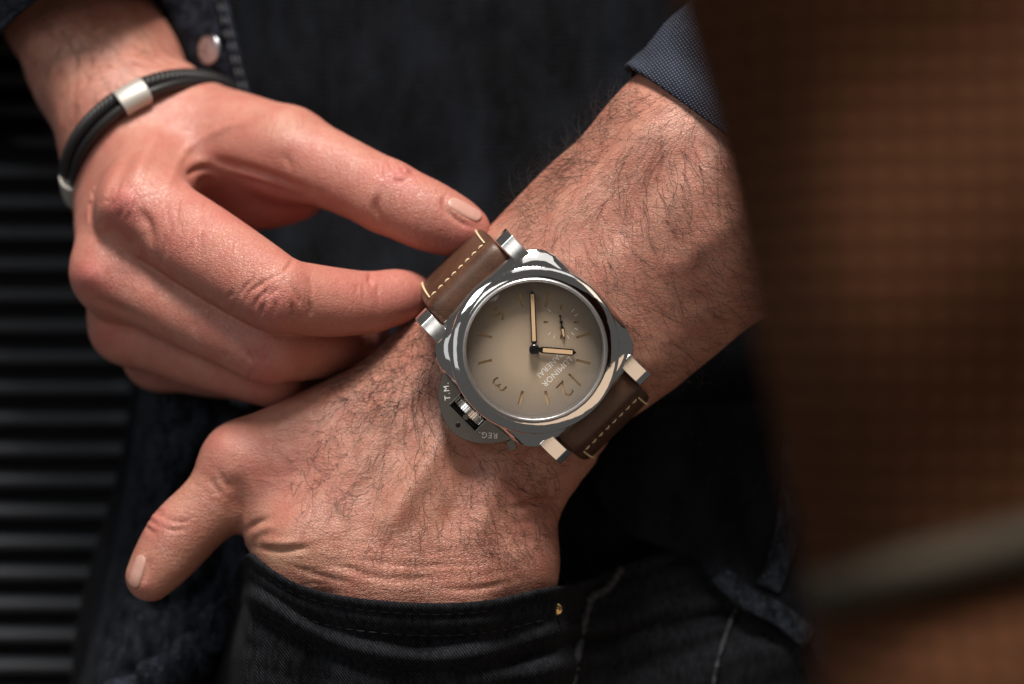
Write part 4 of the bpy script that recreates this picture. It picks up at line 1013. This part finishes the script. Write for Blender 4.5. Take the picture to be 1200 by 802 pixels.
# unbuttoned cuff with its snap beside the forearm
q0 = catmull([(158, -40), (172, 0), (190, 42), (212, 78), (240, 104), (262, 122)], 8); q1 = catmull([(262, -40), (268, 0), (277, 42), (285, 80), (292, 108), (300, 128)], 8); v = np.linspace(0, 1, 16)
PXg = q0[:, 0][None] * (1 - v[:, None]) + q1[:, 0][None] * v[:, None]; PYg = q0[:, 1][None] * (1 - v[:, None]) + q1[:, 1][None] * v[:, None]
Dg = 84 + 14 * (1 - v[:, None]) ** 2 + 0 * PXg + 1.2 * vnoise(PXg / 16, PYg / 20, 31) + 1.0 * vnoise(PXg / 7, PYg / 9, 32) - 1.2 * (np.exp(-((v[:, None] - .93) / .07) ** 2) + np.exp(-((v[:, None] - .30) / .07) ** 2))
cuff = surf_grid(PXg, PYg, Dg, 'cuff', M_WORN, shirt, thick=1.8)
snap_m = metal('snap_metal', (0.45, 0.46, 0.49), 0.25)
cuff_df = lambda X, Y: np.full(np.shape(X), 84.0)
for x0, x1, dx in ((258, 290, 0), (176, 206, 16), (252, 284, 0)):
    ys_ = np.linspace(-10, 112 if dx == 0 else 60, 40); thread_row('cuff_stitching', np.interp(ys_, [-10, 112], [x0, x1]) + dx * np.sin(ys_ / 90), ys_, cuff, M_STITCH, 0.3, 2.6, 1.2, 2.6, cuff_df)
sb = rivet(245, 58, 81.5, 4.4, 'snap_button', snap_m, cuff, 0.6)
for v_ in sb.data.vertices:      # the cuff turns away, so the snap faces to the right
    c_ = Vector(wm(P(245, 58, 81.5))); d_ = v_.co - c_; v_.co = c_ + Matrix.Rotation(math.radians(-40), 3, 'Z') @ d_
# ------------------------------------------------------------------ ribbed panel behind
M_RIB = NT('black_ribbed_metal'); 
_n = M_RIB.noise(M_RIB.coords(), 40, 3); M_RIB = M_RIB.p(Base_Color=(0.036, 0.041, 0.049, 1), Roughness=M_RIB.math('ADD', 0.38, M_RIB.math('MULTIPLY', _n, 0.2)), Specular_IOR_Level=0.3)
M_GAP = NT('black_backing').p(Base_Color=(0.004, 0.004, 0.005, 1), Roughness=0.7)
DW = 172.0; sw = K * (D + DW) / D
panel = link('wall', mesh_from('wall', wm([P(-120, -120, DW + 16), P(1320, -120, DW + 16), P(1320, 940, DW + 16), P(-120, 940, DW + 16)]), [(0, 1, 2, 3)], False), M_GAP); panel['kind'] = 'structure'; panel['label'] = 'dark ribbed metal wall panel behind the person'
pitch = 36.3 * sw; ht = 0.48 * pitch
prof = [(-0.5, 15.0), (-0.5, 4.0), (-0.32, 0.6), (0.0, 0.0), (0.32, 0.6), (0.5, 4.0), (0.5, 15.0)]
X0, X1 = (-110 - 600) * sw, (1310 - 600) * sw
sm_v = [(x * .001, (yy_) * .001, z * ht * .001) for x in (X0, X1) for z, yy_ in prof]; m = len(prof)
slat_me = mesh_from('slat', sm_v, [(i, i + 1, m + i + 1, m + i) for i in range(m - 1)], False); slat_me.materials.append(M_RIB)
for i in range(-10, 20):
    yc = 237 + i * 36.3
    o = bpy.data.objects.new('slat', slat_me); C.objects.link(o); o.location = (0, DW * .001, ZB + (401 - yc) * sw * .001); o.parent = panel
# ------------------------------------------------------------------ brown cloth close to the lens
def brown():
    s = NT('brown_weave'); co = s.coords('Object')
    a = s.n('ShaderNodeTexWave', {'Vector': co, 'Scale': 1 / 0.0045 / 6.28 * 2, 'Distortion': 0.5, 'Detail': 2.0}, bands_direction='X').outputs['Fac']
    b = s.n('ShaderNodeTexWave', {'Vector': co, 'Scale': 1 / 0.0045 / 6.28 * 2, 'Distortion': 0.5, 'Detail': 2.0}, bands_direction='Z').outputs['Fac']
    wv = s.math('MULTIPLY', a, b); n1 = s.noise(co, 60, 3)
    col = s.mix(wv, (0.036, 0.0128, 0.005, 1), (0.120, 0.048, 0.0215, 1)); col = s.mix(s.math('MULTIPLY', n1, 0.35), col, (0.048, 0.019, 0.0085, 1))
    return s.p(Base_Color=col, Roughness=0.9, Normal=s.bump(wv, 0.8, 0.001), Specular_IOR_Level=0.08)
M_BROWN = brown(); M_BAND = NT('grey_green_band').p(Base_Color=(0.036, 0.030, 0.021, 1), Roughness=0.8, Specular_IOR_Level=0.1)
DB = -310.0
coat = empty('coat_sleeve', tuple(wm(P(1050, 800, DB)))); tag(coat, 'brown woven coat sleeve with grey-green band, out of focus at the right edge', 'sleeve')
bpy.context.view_layer.update()
def coat_grid(x_of, yy, name, mat, dd):
    v = np.linspace(0, 1, 40); X = np.array([[x_of(y) + (1420 - x_of(y)) * q for q in v ** 1.6] for y in yy]); Y = np.array([[y] * 40 for y in yy], float); return X, Y, v
def edge_x(y): return np.interp(y, [-500, -80, 0, 130, 300, 450, 640, 740, 900, 1400], [700, 782, 800, 838, 878, 908, 945, 962, 985, 1060])
def coat_part(name, mat, yl0, yl1, bump_, n=40):
    """piece of the sleeve between two slanting lines; it curls away at its free edge"""
    v = np.linspace(0, 1, 36) ** 2.2; t = np.linspace(0, 1, n); G = np.zeros((n, 36, 3))
    for i, a in enumerate(t):
        for j, q in enumerate(v):
            ye = yl0[0] * (1 - a) + yl1[0] * a; yr = yl0[1] * (1 - a) + yl1[1] * a; yr = ye + (yr - ye) * 2.6; y = ye + (yr - ye) * q; x0 = edge_x(ye); x = x0 + (2300 - x0) * q
            back = 34 * (1 - min(1, q / 0.11)) ** 2.2 + 260 * max(0, q - 0.35) ** 2
            G[i, j] = P(x, y, DB + back - bump_ * math.sin(math.pi * a) - 25 * q + 3 * math.sin(y / 90 + x / 150))
    n2 = 36; fs = [(i * n2 + j, i * n2 + j + 1, (i + 1) * n2 + j + 1, (i + 1) * n2 + j) for i in range(n - 1) for j in range(n2 - 1)]
    o = link(name, mesh_from(name, wm(G.reshape(-1, 3)), fs), mat); o.parent = coat; o.matrix_parent_inverse = coat.matrix_world.inverted()
    md = o.modifiers.new('thick', 'SOLIDIFY'); md.thickness = 0.003; md.offset = 0
coat_part('sleeve_cloth', M_BROWN, (-420, -420), (690, 560), 0.0, 56)
coat_part('cuff_band', M_BAND, (678, 552), (724, 596), 9.0, 12)
coat_part('lower_cloth', M_BROWN, (722, 592), (1300, 1240), 16.0, 28)
